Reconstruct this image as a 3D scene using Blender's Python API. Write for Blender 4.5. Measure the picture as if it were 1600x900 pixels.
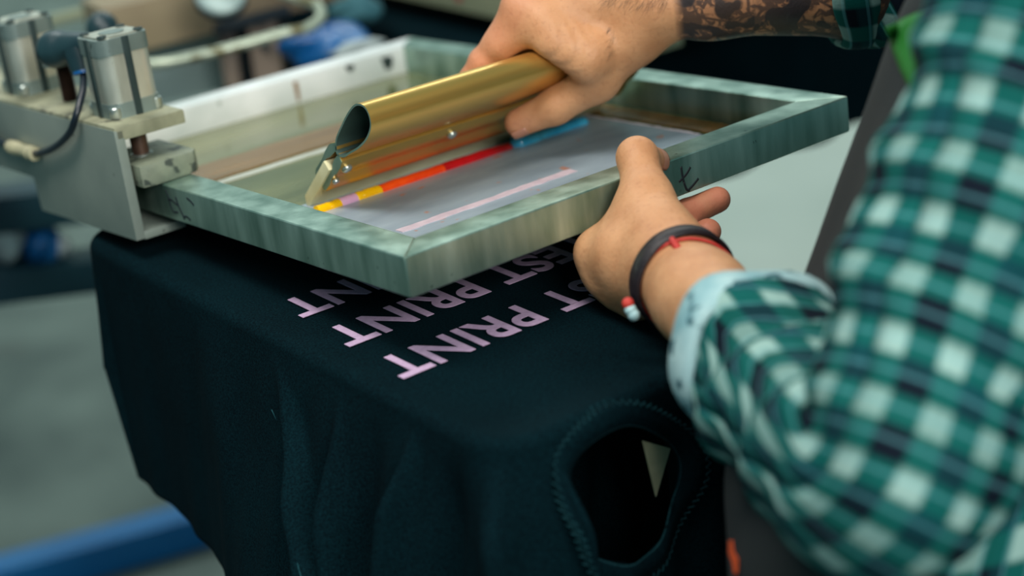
import bpy, bmesh, math, random
import numpy as np
from mathutils import Vector, Matrix
random.seed(4); RNG = np.random.default_rng(4)
for o in list(bpy.data.objects): bpy.data.objects.remove(o)
scene = bpy.context.scene
C = scene.collection

# ------------------------------------------------------------------ camera
# world: shirt top on the printing board is z = 0, X runs along the printed
# lines, Y runs away from the operator along the long side of the screen.
CAM = np.array([-0.60117477, -0.92011606, 0.51577263])
FPX, CX, CY = 2742.61, 800.0, 450.0
AX = np.array([[0.77573511, -0.30408039, 0.55296487],     # world X,Y,Z in (right, down, forward)
               [-0.62517175, -0.25089799, 0.73906054],
               [-0.08599604, -0.91901323, -0.38473286]])
cd = bpy.data.cameras.new('camera'); cam = bpy.data.objects.new('camera', cd); C.objects.link(cam)
right, down, fwd = AX[:, 0], AX[:, 1], AX[:, 2]
M = Matrix.Identity(4)
for i in range(3):
    M[i][0], M[i][1], M[i][2], M[i][3] = right[i], -down[i], -fwd[i], CAM[i]
cam.matrix_world = M
cd.sensor_width = 36.0; cd.lens = FPX / 1600 * 36.0
cd.clip_start = 0.02; cd.clip_end = 60
cd.dof.use_dof = True; cd.dof.focus_distance = 1.32; cd.dof.aperture_fstop = 2.5; cd.dof.aperture_blades = 9
scene.camera = cam
def W(px, py, d):
    """point seen at (px, py), d metres in front of the camera"""
    c = np.array([(px - CX) / FPX * d, (py - CY) / FPX * d, d])
    return CAM + AX @ c

# ------------------------------------------------------------------ world, lamps, exposure
wd = bpy.data.worlds.new('world'); scene.world = wd; wd.use_nodes = True
wd.node_tree.nodes['Background'].inputs[0].default_value = (0.26, 0.60, 0.70, 1)
wd.node_tree.nodes['Background'].inputs[1].default_value = 0.32
def area(name, loc, target, sx, sy, power, col):
    l = bpy.data.lights.new(name, 'AREA'); l.shape = 'RECTANGLE'; l.size = sx; l.size_y = sy
    l.energy = power; l.color = col
    o = bpy.data.objects.new(name, l); C.objects.link(o); o.location = loc
    o.rotation_euler = (Vector(target) - Vector(loc)).to_track_quat('-Z', 'Y').to_euler()
    return o
area('ceiling_and_fill_light', (-0.55, 0.05, 1.9), (0.1, 0.30, 0), 1.5, 0.45, 34, (1.0, 0.97, 0.91))
area('front_fill_light', (-0.55, -2.35, 1.45), (0.1, 0.4, 0), 1.4, 0.7, 60, (1.0, 1.0, 0.96))  # added fill from behind the camera, no window stands there
area('ceiling_and_fill_light', (2.4, 2.3, 2.1), (2.3, 2.1, -0.9), 1.8, 0.8, 36, (0.93, 1.0, 0.97))
area('ceiling_and_fill_light', (0.5, 2.5, 2.1), (0.6, 2.2, -0.9), 1.6, 0.5, 19, (0.95, 1.0, 0.96))
area('ceiling_and_fill_light', (1.5, 5.2, 2.2), (1.8, 6.6, 0.3), 3.0, 0.6, 85, (0.93, 1.0, 0.98))  # added to brighten the back wall that metal and mesh reflect
vs = scene.view_settings
vs.view_transform = 'Standard'; vs.look = 'None'; vs.gamma = 1.0; vs.use_curve_mapping = False
vs.exposure = 0.16

# ------------------------------------------------------------------ helpers
def lin(c):
    r = []
    for v in c[:3]:
        v /= 255.0
        r.append(v / 12.92 if v <= 0.04045 else ((v + 0.055) / 1.055) ** 2.4)
    return (r[0], r[1], r[2], 1.0)
def newmat(name):
    m = bpy.data.materials.new(name); m.use_nodes = True
    return m, m.node_tree.nodes, m.node_tree.links, m.node_tree.nodes['Principled BSDF']
def mat(name, c1, c2=None, rough=0.5, metal=0.0, scale=20.0, bump=0.0, bscale=None, stretch=None, rvar=0.0, contrast=(0.35, 0.65), detail=6, spec=None, coat=0.0, spots=None):
    """procedural surface: two tones mixed by noise, noise relief, optional specks"""
    m, N, L, b = newmat(name)
    tc = N.new('ShaderNodeTexCoord'); mp = N.new('ShaderNodeMapping'); L.new(tc.outputs['Object'], mp.inputs[0])
    if stretch: mp.inputs['Scale'].default_value = stretch
    nz = N.new('ShaderNodeTexNoise'); nz.inputs['Scale'].default_value = scale; nz.inputs['Detail'].default_value = detail
    L.new(mp.outputs[0], nz.inputs['Vector'])
    rp = N.new('ShaderNodeValToRGB'); L.new(nz.outputs['Fac'], rp.inputs[0])
    e = rp.color_ramp.elements; e[0].position, e[1].position = contrast
    e[0].color = lin(c1); e[1].color = lin(c2 or c1)
    col = rp.outputs[0]
    if spots:
        sc, ss, thr = spots
        n2 = N.new('ShaderNodeTexNoise'); n2.inputs['Scale'].default_value = ss; n2.inputs['Detail'].default_value = 3
        L.new(tc.outputs['Object'], n2.inputs['Vector'])
        r2 = N.new('ShaderNodeValToRGB'); L.new(n2.outputs['Fac'], r2.inputs[0])
        r2.color_ramp.elements[0].position = thr; r2.color_ramp.elements[1].position = thr + 0.05
        mx = N.new('ShaderNodeMix'); mx.data_type = 'RGBA'
        L.new(r2.outputs[0], mx.inputs[0]); L.new(col, mx.inputs[6]); mx.inputs[7].default_value = lin(sc)
        col = mx.outputs[2]
    L.new(col, b.inputs['Base Color'])
    b.inputs['Roughness'].default_value = rough; b.inputs['Metallic'].default_value = metal
    if spec is not None: b.inputs['Specular IOR Level'].default_value = spec
    if coat: b.inputs['Coat Weight'].default_value = coat; b.inputs['Coat Roughness'].default_value = 0.12
    if rvar:
        ma = N.new('ShaderNodeMapRange'); L.new(nz.outputs['Fac'], ma.inputs[0])
        ma.inputs[3].default_value = max(0, rough - rvar); ma.inputs[4].default_value = rough + rvar
        L.new(ma.outputs[0], b.inputs['Roughness'])
    if bump:
        bn = N.new('ShaderNodeTexNoise'); bn.inputs['Scale'].default_value = bscale or scale * 4; bn.inputs['Detail'].default_value = 4
        L.new(mp.outputs[0], bn.inputs['Vector'])
        bp = N.new('ShaderNodeBump'); bp.inputs['Strength'].default_value = bump; bp.inputs['Distance'].default_value = 0.002
        L.new(bn.outputs['Fac'], bp.inputs['Height']); L.new(bp.outputs[0], b.inputs['Normal'])
    return m
def tag(o, label=None, cat=None, group=None, kind=None):
    if label: o['label'] = label
    if cat: o['category'] = cat
    if group: o['group'] = group
    if kind: o['kind'] = kind
    return o
def empty(name, loc=(0, 0, 0), rot=(0, 0, 0)):
    o = bpy.data.objects.new(name, None); C.objects.link(o); o.location = loc; o.rotation_euler = rot
    o.empty_display_size = 0.05
    return o
def mesh_obj(name, V, F, m, parent=None, smooth=None, bevel=0.0, seg=2, uv=None):
    me = bpy.data.meshes.new(name)
    me.from_pydata([tuple(map(float, v)) for v in V], [], [tuple(map(int, f)) for f in F]); me.update()
    if bevel:
        bm = bmesh.new(); bm.from_mesh(me)
        bmesh.ops.remove_doubles(bm, verts=bm.verts, dist=1e-6)
        bmesh.ops.recalc_face_normals(bm, faces=bm.faces)
        es = [e for e in bm.edges if len(e.link_faces) == 2 and e.calc_face_angle(0) > 0.5]
        bmesh.ops.bevel(bm, geom=es, offset=bevel, segments=seg, profile=0.7, affect='EDGES', clamp_overlap=True)
        bm.to_mesh(me); bm.free()
        if smooth is None: smooth = 35
    if smooth:
        for p in me.polygons: p.use_smooth = True
        if smooth is not True: me.set_sharp_from_angle(angle=math.radians(smooth))
    if m: me.materials.append(m)
    if uv is not None:
        ul = me.uv_layers.new(name='UVMap'); li = np.zeros(len(me.loops), dtype=np.int32); me.loops.foreach_get('vertex_index', li)
        ul.data.foreach_set('uv', np.asarray(uv, dtype=np.float32)[li].ravel())
    o = bpy.data.objects.new(name, me); C.objects.link(o)
    if parent: o.parent = parent
    return o
class MB:
    def __init__(s, origin=(0, 0, 0)): s.V = []; s.F = []; s.o = np.array(origin, float)
    def add(s, V, F):
        n = len(s.V); s.V += [np.array(v, float) for v in V]; s.F += [tuple(i + n for i in f) for f in F]; return s
    def box(s, x0, x1, y0, y1, z0, z1):
        return s.add([(x, y, z) for z in (z0, z1) for y in (y0, y1) for x in (x0, x1)],
                     [(0, 2, 3, 1), (4, 5, 7, 6), (0, 1, 5, 4), (2, 6, 7, 3), (0, 4, 6, 2), (1, 3, 7, 5)])
    def prism(s, poly, f, a, b):
        """poly: 2D loop; f(u, v, w) -> point; extruded from w=a to w=b"""
        n = len(poly)
        return s.add([f(u, v, w) for w in (a, b) for (u, v) in poly],
                     [tuple(range(n))[::-1], tuple(range(n, 2 * n))] + [(i, (i + 1) % n, (i + 1) % n + n, i + n) for i in range(n)])
    def beam(s, p0, p1, w, h, up=(0, 0, 1)):
        p0 = np.array(p0, float); p1 = np.array(p1, float); d = p1 - p0; d /= np.linalg.norm(d)
        r = np.cross(d, up); r /= np.linalg.norm(r); u = np.cross(r, d)
        V = [p + r * a * w / 2 + u * b * h / 2 for p in (p0, p1) for (a, b) in ((-1, -1), (1, -1), (1, 1), (-1, 1))]
        return s.add(V, [(3, 2, 1, 0), (4, 5, 6, 7)] + [(i, (i + 1) % 4, (i + 1) % 4 + 4, i + 4) for i in range(4)])
    def tube(s, pts, r, n=12, cap=True, closed=False):
        P = [np.array(p, float) for p in pts]; m = len(P); R = r if hasattr(r, '__len__') else [r] * m
        T = []
        for i in range(m):
            a = P[(i - 1) % m] if (i > 0 or closed) else P[i]; b = P[(i + 1) % m] if (i < m - 1 or closed) else P[i]
            t = b - a; T.append(t / np.linalg.norm(t))
        u = np.cross(T[0], (0.3, 0.2, 1)); u /= np.linalg.norm(u); V = []
        for i in range(m):
            u = u - T[i] * (u @ T[i]); u /= np.linalg.norm(u); w = np.cross(T[i], u)
            V += [P[i] + R[i] * (math.cos(2 * math.pi * k / n) * u + math.sin(2 * math.pi * k / n) * w) for k in range(n)]
        F = []
        for i in range(m if closed else m - 1):
            j = (i + 1) % m
            F += [(i * n + k, i * n + (k + 1) % n, j * n + (k + 1) % n, j * n + k) for k in range(n)]
        if cap and not closed: F += [tuple(range(n))[::-1], tuple(range((m - 1) * n, m * n))]
        return s.add(V, F)
    def _lathe(s, prof, base, ax, n):
        base = np.array(base, float); ax = np.array(ax, float); ax /= np.linalg.norm(ax)
        u = np.cross(ax, (0.31, 0.9, 0.2)); u /= np.linalg.norm(u); w = np.cross(ax, u); V = []
        for r, z in prof:
            V += [base + ax * z + max(r, 1e-5) * (math.cos(2 * math.pi * k / n) * u + math.sin(2 * math.pi * k / n) * w) for k in range(n)]
        m = len(prof); F = []
        for i in range(m - 1): F += [(i * n + k, i * n + (k + 1) % n, (i + 1) * n + (k + 1) % n, (i + 1) * n + k) for k in range(n)]
        F += [tuple(range(n))[::-1], tuple(range((m - 1) * n, m * n))]
        return s.add(V, F)
    def build(s, name, m, parent=None, **k):
        return mesh_obj(name, [v - s.o for v in s.V], s.F, m, parent, **k)
def spline(P, n):
    """Catmull-Rom through the points P"""
    P = np.array(P, float); Q = np.vstack([2 * P[0] - P[1], P, 2 * P[-1] - P[-2]]); out = []
    for t in np.linspace(0, len(P) - 1, n):
        i = min(int(t), len(P) - 2); f = t - i; a, b, c, d = Q[i:i + 4]
        out.append(0.5 * (2 * b + (c - a) * f + (2 * a - 5 * b + 4 * c - d) * f ** 2 + (3 * b - a - 3 * c + d) * f ** 3))
    return np.array(out)

FLOOR = -0.95
# ------------------------------------------------------------------ materials
M_alu = mat('aluminium_rail', (102, 136, 122), (180, 204, 190), rough=0.34, metal=0.84, scale=42, stretch=(1, 1, 0.18), contrast=(0.28, 0.72), detail=9, bump=0.10, bscale=220, rvar=0.10, spots=((104, 128, 116), 90, 0.70))
M_alu_lit = mat('aluminium_lit_white', (206, 212, 208), (244, 244, 242), rough=0.42, metal=0.25, scale=12, bump=0.06, bscale=150, spots=((150, 160, 150), 34, 0.68))  # bright light on the far rail is put into this base colour
M_marker = mat('marker_ink', (14, 24, 30), rough=0.6)
M_emul = mat('green_emulsion', (74, 80, 46), (116, 118, 78), rough=0.11, scale=9, bump=0.06, bscale=14, stretch=(0.3, 1.6, 1), spec=0.45, coat=0.0)
M_open = mat('grey_mesh', (132, 146, 158), (158, 172, 182), rough=0.24, scale=26, bump=0.04, bscale=900, stretch=(0.5, 1.4, 1), contrast=(0.3, 0.7), spots=((176, 128, 112), 46, 0.67))
M_tape = mat('brown_tape', (98, 66, 28), (134, 96, 48), rough=0.26, scale=18, bump=0.20, bscale=40, stretch=(0.25, 2, 1), spec=0.6, coat=0.15)
M_pinkresid = mat('pink_residue', (206, 186, 194), (190, 170, 180), rough=0.5, scale=120)
M_gold = mat('gold_anodised', (212, 168, 88), (218, 178, 98), rough=0.36, metal=0.88, scale=6, bump=0.02, bscale=700, stretch=(0.05, 1, 1))
M_goldend = mat('cut_metal', (120, 150, 140), (146, 170, 158), rough=0.35, metal=0.7, scale=40)
M_bore = mat('dull_bore', (58, 78, 74), (70, 92, 86), rough=0.6, metal=0.3, scale=30)
M_blade = mat('cream_urethane', (212, 206, 168), (196, 188, 146), rough=0.45, scale=30)
M_steel = mat('bright_steel', (170, 178, 172), (196, 202, 196), rough=0.28, metal=0.85, scale=40)
M_paintgrey = mat('grey_painted_steel', (118, 128, 120), (140, 148, 138), rough=0.48, metal=0.25, scale=10, bump=0.06, bscale=260, spots=((84, 92, 84), 90, 0.70))
M_platetop = mat('dusty_plate_top', (168, 166, 138), (112, 112, 90), rough=0.6, metal=0.2, scale=22, bump=0.1, bscale=240, spots=((92, 92, 76), 48, 0.60))
M_cyl = mat('cylinder_aluminium', (150, 150, 136), (214, 214, 200), rough=0.34, metal=0.6, scale=34, stretch=(1, 1, 0.3), contrast=(0.3, 0.7), detail=9, bump=0.05, bscale=240, spots=((96, 90, 76), 40, 0.67))
M_cylcap = mat('cylinder_cap', (112, 126, 122), (134, 148, 142), rough=0.42, metal=0.5, scale=24, spots=((66, 76, 74), 90, 0.64))
M_groove = mat('dark_groove', (34, 50, 50), (46, 62, 60), rough=0.5, metal=0.3, scale=30)
M_rodm = mat('rusty_rod', (98, 74, 62), (70, 52, 46), rough=0.4, metal=0.6, scale=30)
M_rubber = mat('worn_pad', (96, 104, 90), (128, 134, 114), rough=0.62, scale=40, bump=0.4, bscale=140, spots=((58, 66, 58), 70, 0.56))
M_blackpl = mat('black_plastic', (22, 44, 50), (32, 58, 62), rough=0.38, scale=20)
M_bluepl = mat('blue_plastic', (0, 72, 128), rough=0.3)
M_hose = mat('black_hose', (14, 22, 32), (20, 30, 40), rough=0.35, scale=20)
M_ivory = mat('ivory_plastic', (170, 164, 132), (150, 144, 116), rough=0.45, scale=40)
M_shirt = None
M_print = mat('lilac_print', (196, 166, 196), (180, 152, 182), rough=0.62, scale=300, bump=0.2, bscale=900)
# ------------------------------------------------------------------ room
M_floor = mat('concrete_floor', (66, 80, 75), (102, 116, 108), rough=0.75, scale=3.2, bump=0.1, bscale=60, detail=8, spots=((74, 84, 78), 5.5, 0.66))
M_wall = mat('plaster_wall', (178, 192, 186), (190, 204, 196), rough=0.85, scale=2.0, bump=0.05, bscale=40)
f = MB().box(-3.5, 6.0, -3.5, 7.0, FLOOR - 0.1, FLOOR).build('floor', M_floor); tag(f, 'stained grey concrete workshop floor', kind='structure')
f = MB().box(-3.5, 6.0, 7.0, 7.15, FLOOR, 2.3).build('wall_back', M_wall); tag(f, 'dim grey plaster wall at the far end', kind='structure')
f = MB().box(6.0, 6.15, -3.5, 7.0, FLOOR, 2.3).build('wall_right', M_wall); tag(f, 'dim grey plaster wall on the right', kind='structure')

# ------------------------------------------------------------------ screen frame coordinates
TILT = math.radians(4.0); DROP = 0.058 + 0.030 / math.cos(TILT)
SN = np.array([0, 0, DROP]); SX = np.array([1.0, 0, 0]); SY = np.array([0, math.cos(TILT), -math.sin(TILT)]); SZ = np.array([0, math.sin(TILT), math.cos(TILT)])
def S(a, b, h=0.0): return SN + a * SX + b * SY + h * SZ
def semp(name, a, b, h): return empty(name, S(a, b, h), (-TILT, 0, 0))
SW, SL, TB = 0.444, 0.620, 0.030

# ------------------------------------------------------------------ printing screen
scr = semp('printing_screen', 0, 0, -TB)
tag(scr, 'aluminium-framed printing screen held above the black shirt', 'screen')
o0 = (0, 0, -TB)
def rail(name, pin, pout, m):
    """mitred square tube: outer edge pout[0]->pout[1], inner edge pin[0]->pin[1]"""
    V = [(p[0], p[1], h) for h in (-TB, 0) for p in (pout[0], pout[1], pin[1], pin[0])]
    F = [(3, 2, 1, 0), (4, 5, 6, 7)] + [(i, (i + 1) % 4, (i + 1) % 4 + 4, i + 4) for i in range(4)]
    b = MB(o0); b.add(V, F); return b.build(name, m, scr, bevel=0.0021, seg=3)
A, B, Cc, D = (0, 0), (SW, 0), (SW, SL), (0, SL)
a, b_, c_, d_ = (TB, TB), (SW - TB, TB), (SW - TB, SL - TB), (TB, SL - TB)
rail('rail', (a, b_), (A, B), M_alu); rail('rail', (d_, a), (D, A), M_alu); rail('rail', (b_, c_), (B, Cc), M_alu)
o = rail('rail', (c_, d_), (Cc, D), M_alu_lit); o['label'] = 'pale far rail with its lit white in the colour'
mesh_b = MB(o0).box(TB - 0.003, SW - TB + 0.003, TB - 0.003, SL - TB + 0.003, -TB + 0.0002, -TB + 0.0012)
tag(mesh_b.build('mesh_fabric', M_emul, scr), 'glossy olive-green stretched mesh')
tag(MB(o0).box(0.078, 0.379, 0.055, 0.266, -TB + 0.0012, -TB + 0.0016).build('print_window', M_open, scr), 'grey open print window of the mesh')
def strip(x0, x1, y0, y1, m, name='tape_strip', lab=None, h=0.0022):
    n = 24; V = []; F = []
    lx = (x1 - x0) >= (y1 - y0)
    for i in range(n + 1):
        t = i / n; j0 = random.uniform(-0.001, 0.001); j1 = random.uniform(-0.001, 0.001)
        for (e, j) in ((0, j0), (1, j1)):
            for z in (-TB + 0.0010, -TB + h + random.uniform(0, 0.0004)):
                V.append((x0 + (x1 - x0) * t, (y1 if e else y0) + j, z) if lx else ((x1 if e else x0) + j, y0 + (y1 - y0) * t, z))
    for i in range(n):
        k = 4 * i
        F += [(k + 1, k + 3, k + 7, k + 5), (k, k + 1, k + 5, k + 4), (k + 3, k + 2, k + 6, k + 7), (k + 2, k, k + 4, k + 6)]
    F += [(0, 2, 3, 1), (4 * n, 4 * n + 1, 4 * n + 3, 4 * n + 2)]
    o = MB(o0).add(V, F).build(name, m, scr, smooth=40)
    if lab: o['label'] = lab
    return o
strip(0.034, 0.410, 0.412, 0.470, M_tape, lab='brown packing tape along the far side')
strip(0.386, 0.410, 0.070, 0.400, M_tape, lab='brown packing tape along the right side')
strip(0.032, 0.046, 0.070, 0.400, M_tape, lab='brown packing tape along the left side')
M_tapeglint = mat('tape_edge_reflection', (206, 208, 198), (188, 190, 178), rough=0.25, scale=30)
strip(0.050, 0.400, 0.396, 0.404, M_tapeglint, lab='white reflection along the tape edge, painted as a strip')  # reflection at the tape edge, laid in as a pale strip
strip(0.081, 0.255, 0.124, 0.134, M_pinkresid, 'ink_residue', 'pink ink residue near the front rail', h=0.0018)
strip(0.3770, 0.3795, 0.110, 0.262, M_pinkresid, 'ink_residue', 'pink residue line at the window edge', h=0.0018)
def rail_smudge(x, h0, h1, w_, m, lab):
    o = MB(o0).prism([(x - w_, h0), (x + w_ * 0.7, h0 - 0.001), (x + w_ * 0.8, (h0 + h1) / 2), (x + w_ * 0.4, h1), (x - w_ * 0.5, h1), (x - w_ * 0.8, (h0 + h1) / 2)], lambda u, v, q: (u, q, v), SL - TB - 0.0006, SL - TB + 0.0006).build('smudge', m, scr); o['label'] = lab
M_drip = mat('brown_drip', (132, 96, 58), (150, 116, 78), rough=0.4, scale=60)
rail_smudge(0.278, -0.005, -0.026, 0.0028, M_drip, 'brown drip on the far rail')
rail_smudge(0.345, -0.004, -0.011, 0.0060, M_groove, 'dark smudge on the far rail'); rail_smudge(0.392, -0.006, -0.020, 0.0080, M_groove, 'dark smudge near the far corner')
# marker marks on the outer faces of the near rails
def stroke(pts, f, r=0.0011):
    P = spline([f(*p) for p in pts], 14) if len(pts) > 2 else [np.array(f(*p)) for p in pts]
    return MB(o0).tube(P, r, 6)
fr = lambda x, h: (x, 0.0010, h)
for i, pts in enumerate([[(0.2557, -0.0075), (0.2560, -0.0140), (0.2568, -0.0200)], [(0.2650, -0.0105), (0.2595, -0.0150), (0.2520, -0.0185)],
                         [(0.2570, -0.0200), (0.2590, -0.0262), (0.2620, -0.0282)], [(0.2720, -0.0215), (0.2650, -0.0255), (0.2600, -0.0275)]]):
    stroke(pts, fr, 0.0016).build('marker_mark', M_marker, scr, smooth=True)
fl = lambda y, h: (0.0010, y, h)
for pts in [[(0.3455, -0.0050), (0.3425, -0.0100), (0.3415, -0.0170), (0.3400, -0.0200)], [(0.3290, -0.0080), (0.3275, -0.0140), (0.3240, -0.0200), (0.3205, -0.0262)],
            [(0.3440, -0.0130), (0.3380, -0.0120), (0.3290, -0.0150)], [(0.3400, -0.0200), (0.3375, -0.0225), (0.3300, -0.0215)],
            [(0.3200, -0.0235), (0.3150, -0.0232), (0.3100, -0.0250)], [(0.3090, -0.0060), (0.3030, -0.0080), (0.2990, -0.0105)]]:
    stroke(pts, fl, 0.0016).build('marker_mark', M_marker, scr, smooth=True)
stroke([(0.333, -0.0085), (0.3335, -0.0105)], fr, 0.00115).build('marker_mark', M_marker, scr)
stroke([(0.3355, -0.0082), (0.336, -0.0102)], fr, 0.00115).build('marker_mark', M_marker, scr)

# ------------------------------------------------------------------ ink line on the mesh
def ink(name, x0, x1, w, h, m, lab, y=0.2365, taper0=0.35, taper1=0.35, flare=None, seed=0):
    rr = np.random.default_rng(seed); n = 34; k = 12; V = []; F = []
    wob = np.convolve(rr.normal(0, 1, n + 8), np.ones(5) / 5, 'same')[4:n + 4]
    for i in range(n):
        t = i / (n - 1); e = min(1.0, taper0 + (1 - taper0) * min(1, t / 0.06), taper1 + (1 - taper1) * min(1, (1 - t) / 0.06))
        g = (flare(t) if flare else 1.0) * (1 + 0.05 * wob[i])
        for j in range(k + 1):
            a_ = math.pi * j / k
            V.append((x0 + (x1 - x0) * t, y + 0.0006 * wob[i] + 0.5 * w * e * g * math.cos(a_), 0.0 + h * e * g * math.sin(a_) ** 0.8))
    for i in range(n - 1):
        for j in range(k): F.append((i * (k + 1) + j, i * (k + 1) + j + 1, (i + 1) * (k + 1) + j + 1, (i + 1) * (k + 1) + j))
    F += [tuple(range(k, -1, -1)), tuple(range((n - 1) * (k + 1), n * (k + 1)))]
    F += [(i * (k + 1), (i + 1) * (k + 1), (i + 1) * (k + 1) + k, i * (k + 1) + k) for i in range(n - 1)]
    e_ = semp('ink_stripe', 0, 0, -TB + 0.0016); e_.location = S((x0 + x1) / 2, y, -TB + 0.0016)
    tag(e_, lab, 'ink', 'stripes of wet ink across the mesh')
    mesh_obj('ink_bead', [np.array(v) - np.array(((x0 + x1) / 2, y, 0)) for v in V], F, m, e_, smooth=60)
def inkmat(n, c, c2): return mat(n, c, c2, rough=0.16, scale=60, bump=0.35, bscale=190, spec=0.7, coat=0.5)
I_y = inkmat('yellow_ink', (238, 184, 8), (226, 168, 0)); I_p = inkmat('pink_ink', (214, 168, 196), (202, 152, 184))
I_o = inkmat('orange_ink', (240, 78, 14), (226, 58, 12)); I_r = inkmat('red_ink', (192, 16, 24), (170, 8, 20)); I_b = inkmat('blue_ink', (74, 190, 230), (40, 164, 214))
ink('i', 0.0735, 0.0970, 0.0105, 0.0052, I_y, 'short yellow ink stripe at the foot of the squeegee blade', seed=1, taper0=0.2, taper1=0.95)
ink('i', 0.0966, 0.1126, 0.0110, 0.0054, I_p, 'short pink ink stripe between the two yellow ones', seed=2, taper0=0.95, taper1=0.95)
ink('i', 0.1122, 0.1360, 0.0112, 0.0056, I_y, 'yellow ink stripe between the pink and the orange one', seed=3, taper0=0.95, taper1=0.95)
ink('i', 0.1354, 0.2015, 0.0112, 0.0056, I_o, 'glossy orange ink stripe on the mesh', seed=4, taper0=0.95, taper1=0.95)
ink('i', 0.2008, 0.2770, 0.0108, 0.0056, I_r, 'glossy deep red ink stripe on the mesh', seed=5, taper0=0.95, taper1=0.3, flare=lambda t: 1.05 - 0.35 * max(0, t - 0.5))
ink('i', 0.2765, 0.3640, 0.0150, 0.0070, I_b, 'thick light blue ink stripe below the thumb', seed=6, taper0=0.3, taper1=0.2, flare=lambda t: 1.15 if t < 0.32 else 0.85)
sm = semp('ink_smear', 0.066, 0.2625, -TB + 0.0013); tag(sm, 'flat yellow ink smear behind the squeegee blade', 'ink')
MB().add([(-0.004, 0.03, 0.0006), (0.004, 0.018, 0.0006), (0.010, -0.001, 0.0006), (0.002, -0.004, 0.0006), (-0.006, 0.010, 0.0006), (-0.010, 0.027, 0.0006),
          (-0.004, 0.03, 0), (0.004, 0.018, 0), (0.010, -0.001, 0), (0.002, -0.004, 0), (-0.006, 0.010, 0), (-0.010, 0.027, 0)],
         [(5, 4, 3, 2, 1, 0), (6, 7, 8, 9, 10, 11)] + [(i, (i + 1) % 6, (i + 1) % 6 + 6, i + 6) for i in range(6)]).build('smear', I_y, sm, bevel=0.0002)

# ------------------------------------------------------------------ squeegee
U0 = (0.2655, -0.0285); UD = (-0.753, 0.658); VD = (-0.658, -0.753)
def H(x, u, v): return S(x, U0[0] + UD[0] * u + VD[0] * v, U0[1] + UD[1] * u + VD[1] * v)
QX0, QX1 = 0.083, 0.400
sq = semp('squeegee', 0.24, U0[0], U0[1]); tag(sq, 'gold anodised aluminium squeegee with a cream blade', 'squeegee')
def Q(u, v, x): return (x - 0.24, UD[0] * u + VD[0] * v, UD[1] * u + VD[1] * v)
def smooth_loop(P, n):
    P = np.array(P, float); m = len(P); out = []
    for t in np.linspace(0, m, n, endpoint=False):
        i = int(t); f_ = t - i; a_, b1, c1, d1 = P[(i - 1) % m], P[i % m], P[(i + 1) % m], P[(i + 2) % m]
        out.append(0.5 * (2 * b1 + (c1 - a_) * f_ + (2 * a_ - 5 * b1 + 4 * c1 - d1) * f_ ** 2 + (3 * b1 - a_ - 3 * c1 + d1) * f_ ** 3))
    return np.array(out)
tear = smooth_loop([(0.079, 0.0015), (0.088, -0.0058), (0.105, -0.0078), (0.124, -0.0082), (0.138, -0.0060), (0.1465, 0.0010), (0.1472, 0.0095), (0.141, 0.0170), (0.128, 0.0198), (0.112, 0.0178), (0.096, 0.0128), (0.085, 0.0090)], 60)
cen = tear.mean(0)
def inset(P, w):
    m = len(P); out = []
    for i in range(m):
        t = P[(i + 1) % m] - P[(i - 1) % m]; n_ = np.array([-t[1], t[0]]); n_ /= np.linalg.norm(n_)
        if n_ @ (cen - P[i]) < 0: n_ = -n_
        out.append(P[i] + n_ * w)
    return np.array(out)
tin = inset(tear, 0.0016); n = len(tear)
hb = MB()
V = [Q(*p, x) for x in (QX0, QX1) for p in tear]
hb.add(V, [(i, i + n, (i + 1) % n + n, (i + 1) % n) for i in range(n)])
hb.build('handle', M_gold, sq, smooth=50)
for x, fl_ in ((QX0, 1), (QX1, -1)):
    MB().add([Q(*p, x) for L_ in (tear, tin) for p in L_], [(i, (i + 1) % n, (i + 1) % n + n, i + n)[::fl_] for i in range(n)]).build('cut_edge', M_goldend, sq)
ib = MB(); V = [Q(*p, x) for x in (QX0, QX1) for p in tin]
ib.add(V, [(i, (i + 1) % n, (i + 1) % n + n, i + n) for i in range(n)]); tag(ib.build('bore', M_bore, sq, smooth=50), 'dark hollow inside of the handle')
# jaws that clamp the blade: front (towards the ink) with its ridges, back one plain
front = [(0.0815, 0.0030), (0.0800, 0.0098), (0.0735, 0.0112), (0.064, 0.0112), (0.060, 0.0096), (0.052, 0.0092), (0.046, 0.0105), (0.036, 0.0100), (0.0335, 0.0078), (0.0350, 0.0050), (0.062, 0.0050), (0.066, 0.0028), (0.072, 0.0020)]
back = [(0.0830, 0.0000), (0.0860, -0.0050), (0.078, -0.0092), (0.066, -0.0098), (0.056, -0.0086), (0.040, -0.0092), (0.0350, -0.0072), (0.0360, -0.0050), (0.062, -0.0050), (0.068, -0.0024)]
M_goldjaw = M_gold
for nm, pl in (('front_jaw', front), ('back_jaw', back)):
    MB().prism(pl, Q, QX0 + 0.0004, QX1 - 0.0004).build(nm, M_gold, sq, smooth=25)
    MB().prism([(np.array(p) - np.mean(pl, 0)) * 0.96 + np.mean(pl, 0) for p in pl], Q, QX0, QX0 + 0.0006).build('cut_edge', M_goldend, sq)
MB().prism([(0.0, 0.0052), (0.0075, -0.0042), (0.060, -0.0046), (0.060, 0.0046)], Q, QX0 - 0.002, QX1 - 0.004).build('blade', M_blade, sq, bevel=0.0006)
for x in (0.090, 0.194, 0.345):
    e = np.array(Q(0.0700, 0.0108, x)); ax = np.array((0, VD[0], VD[1]))
    bo = MB()._lathe([(0.0028, 0), (0.0044, 0.0004), (0.0046, 0.0020), (0.0036, 0.0034), (0.0016, 0.0042)], e, ax, 16).build('bolt', M_steel, sq, smooth=50)
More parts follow.
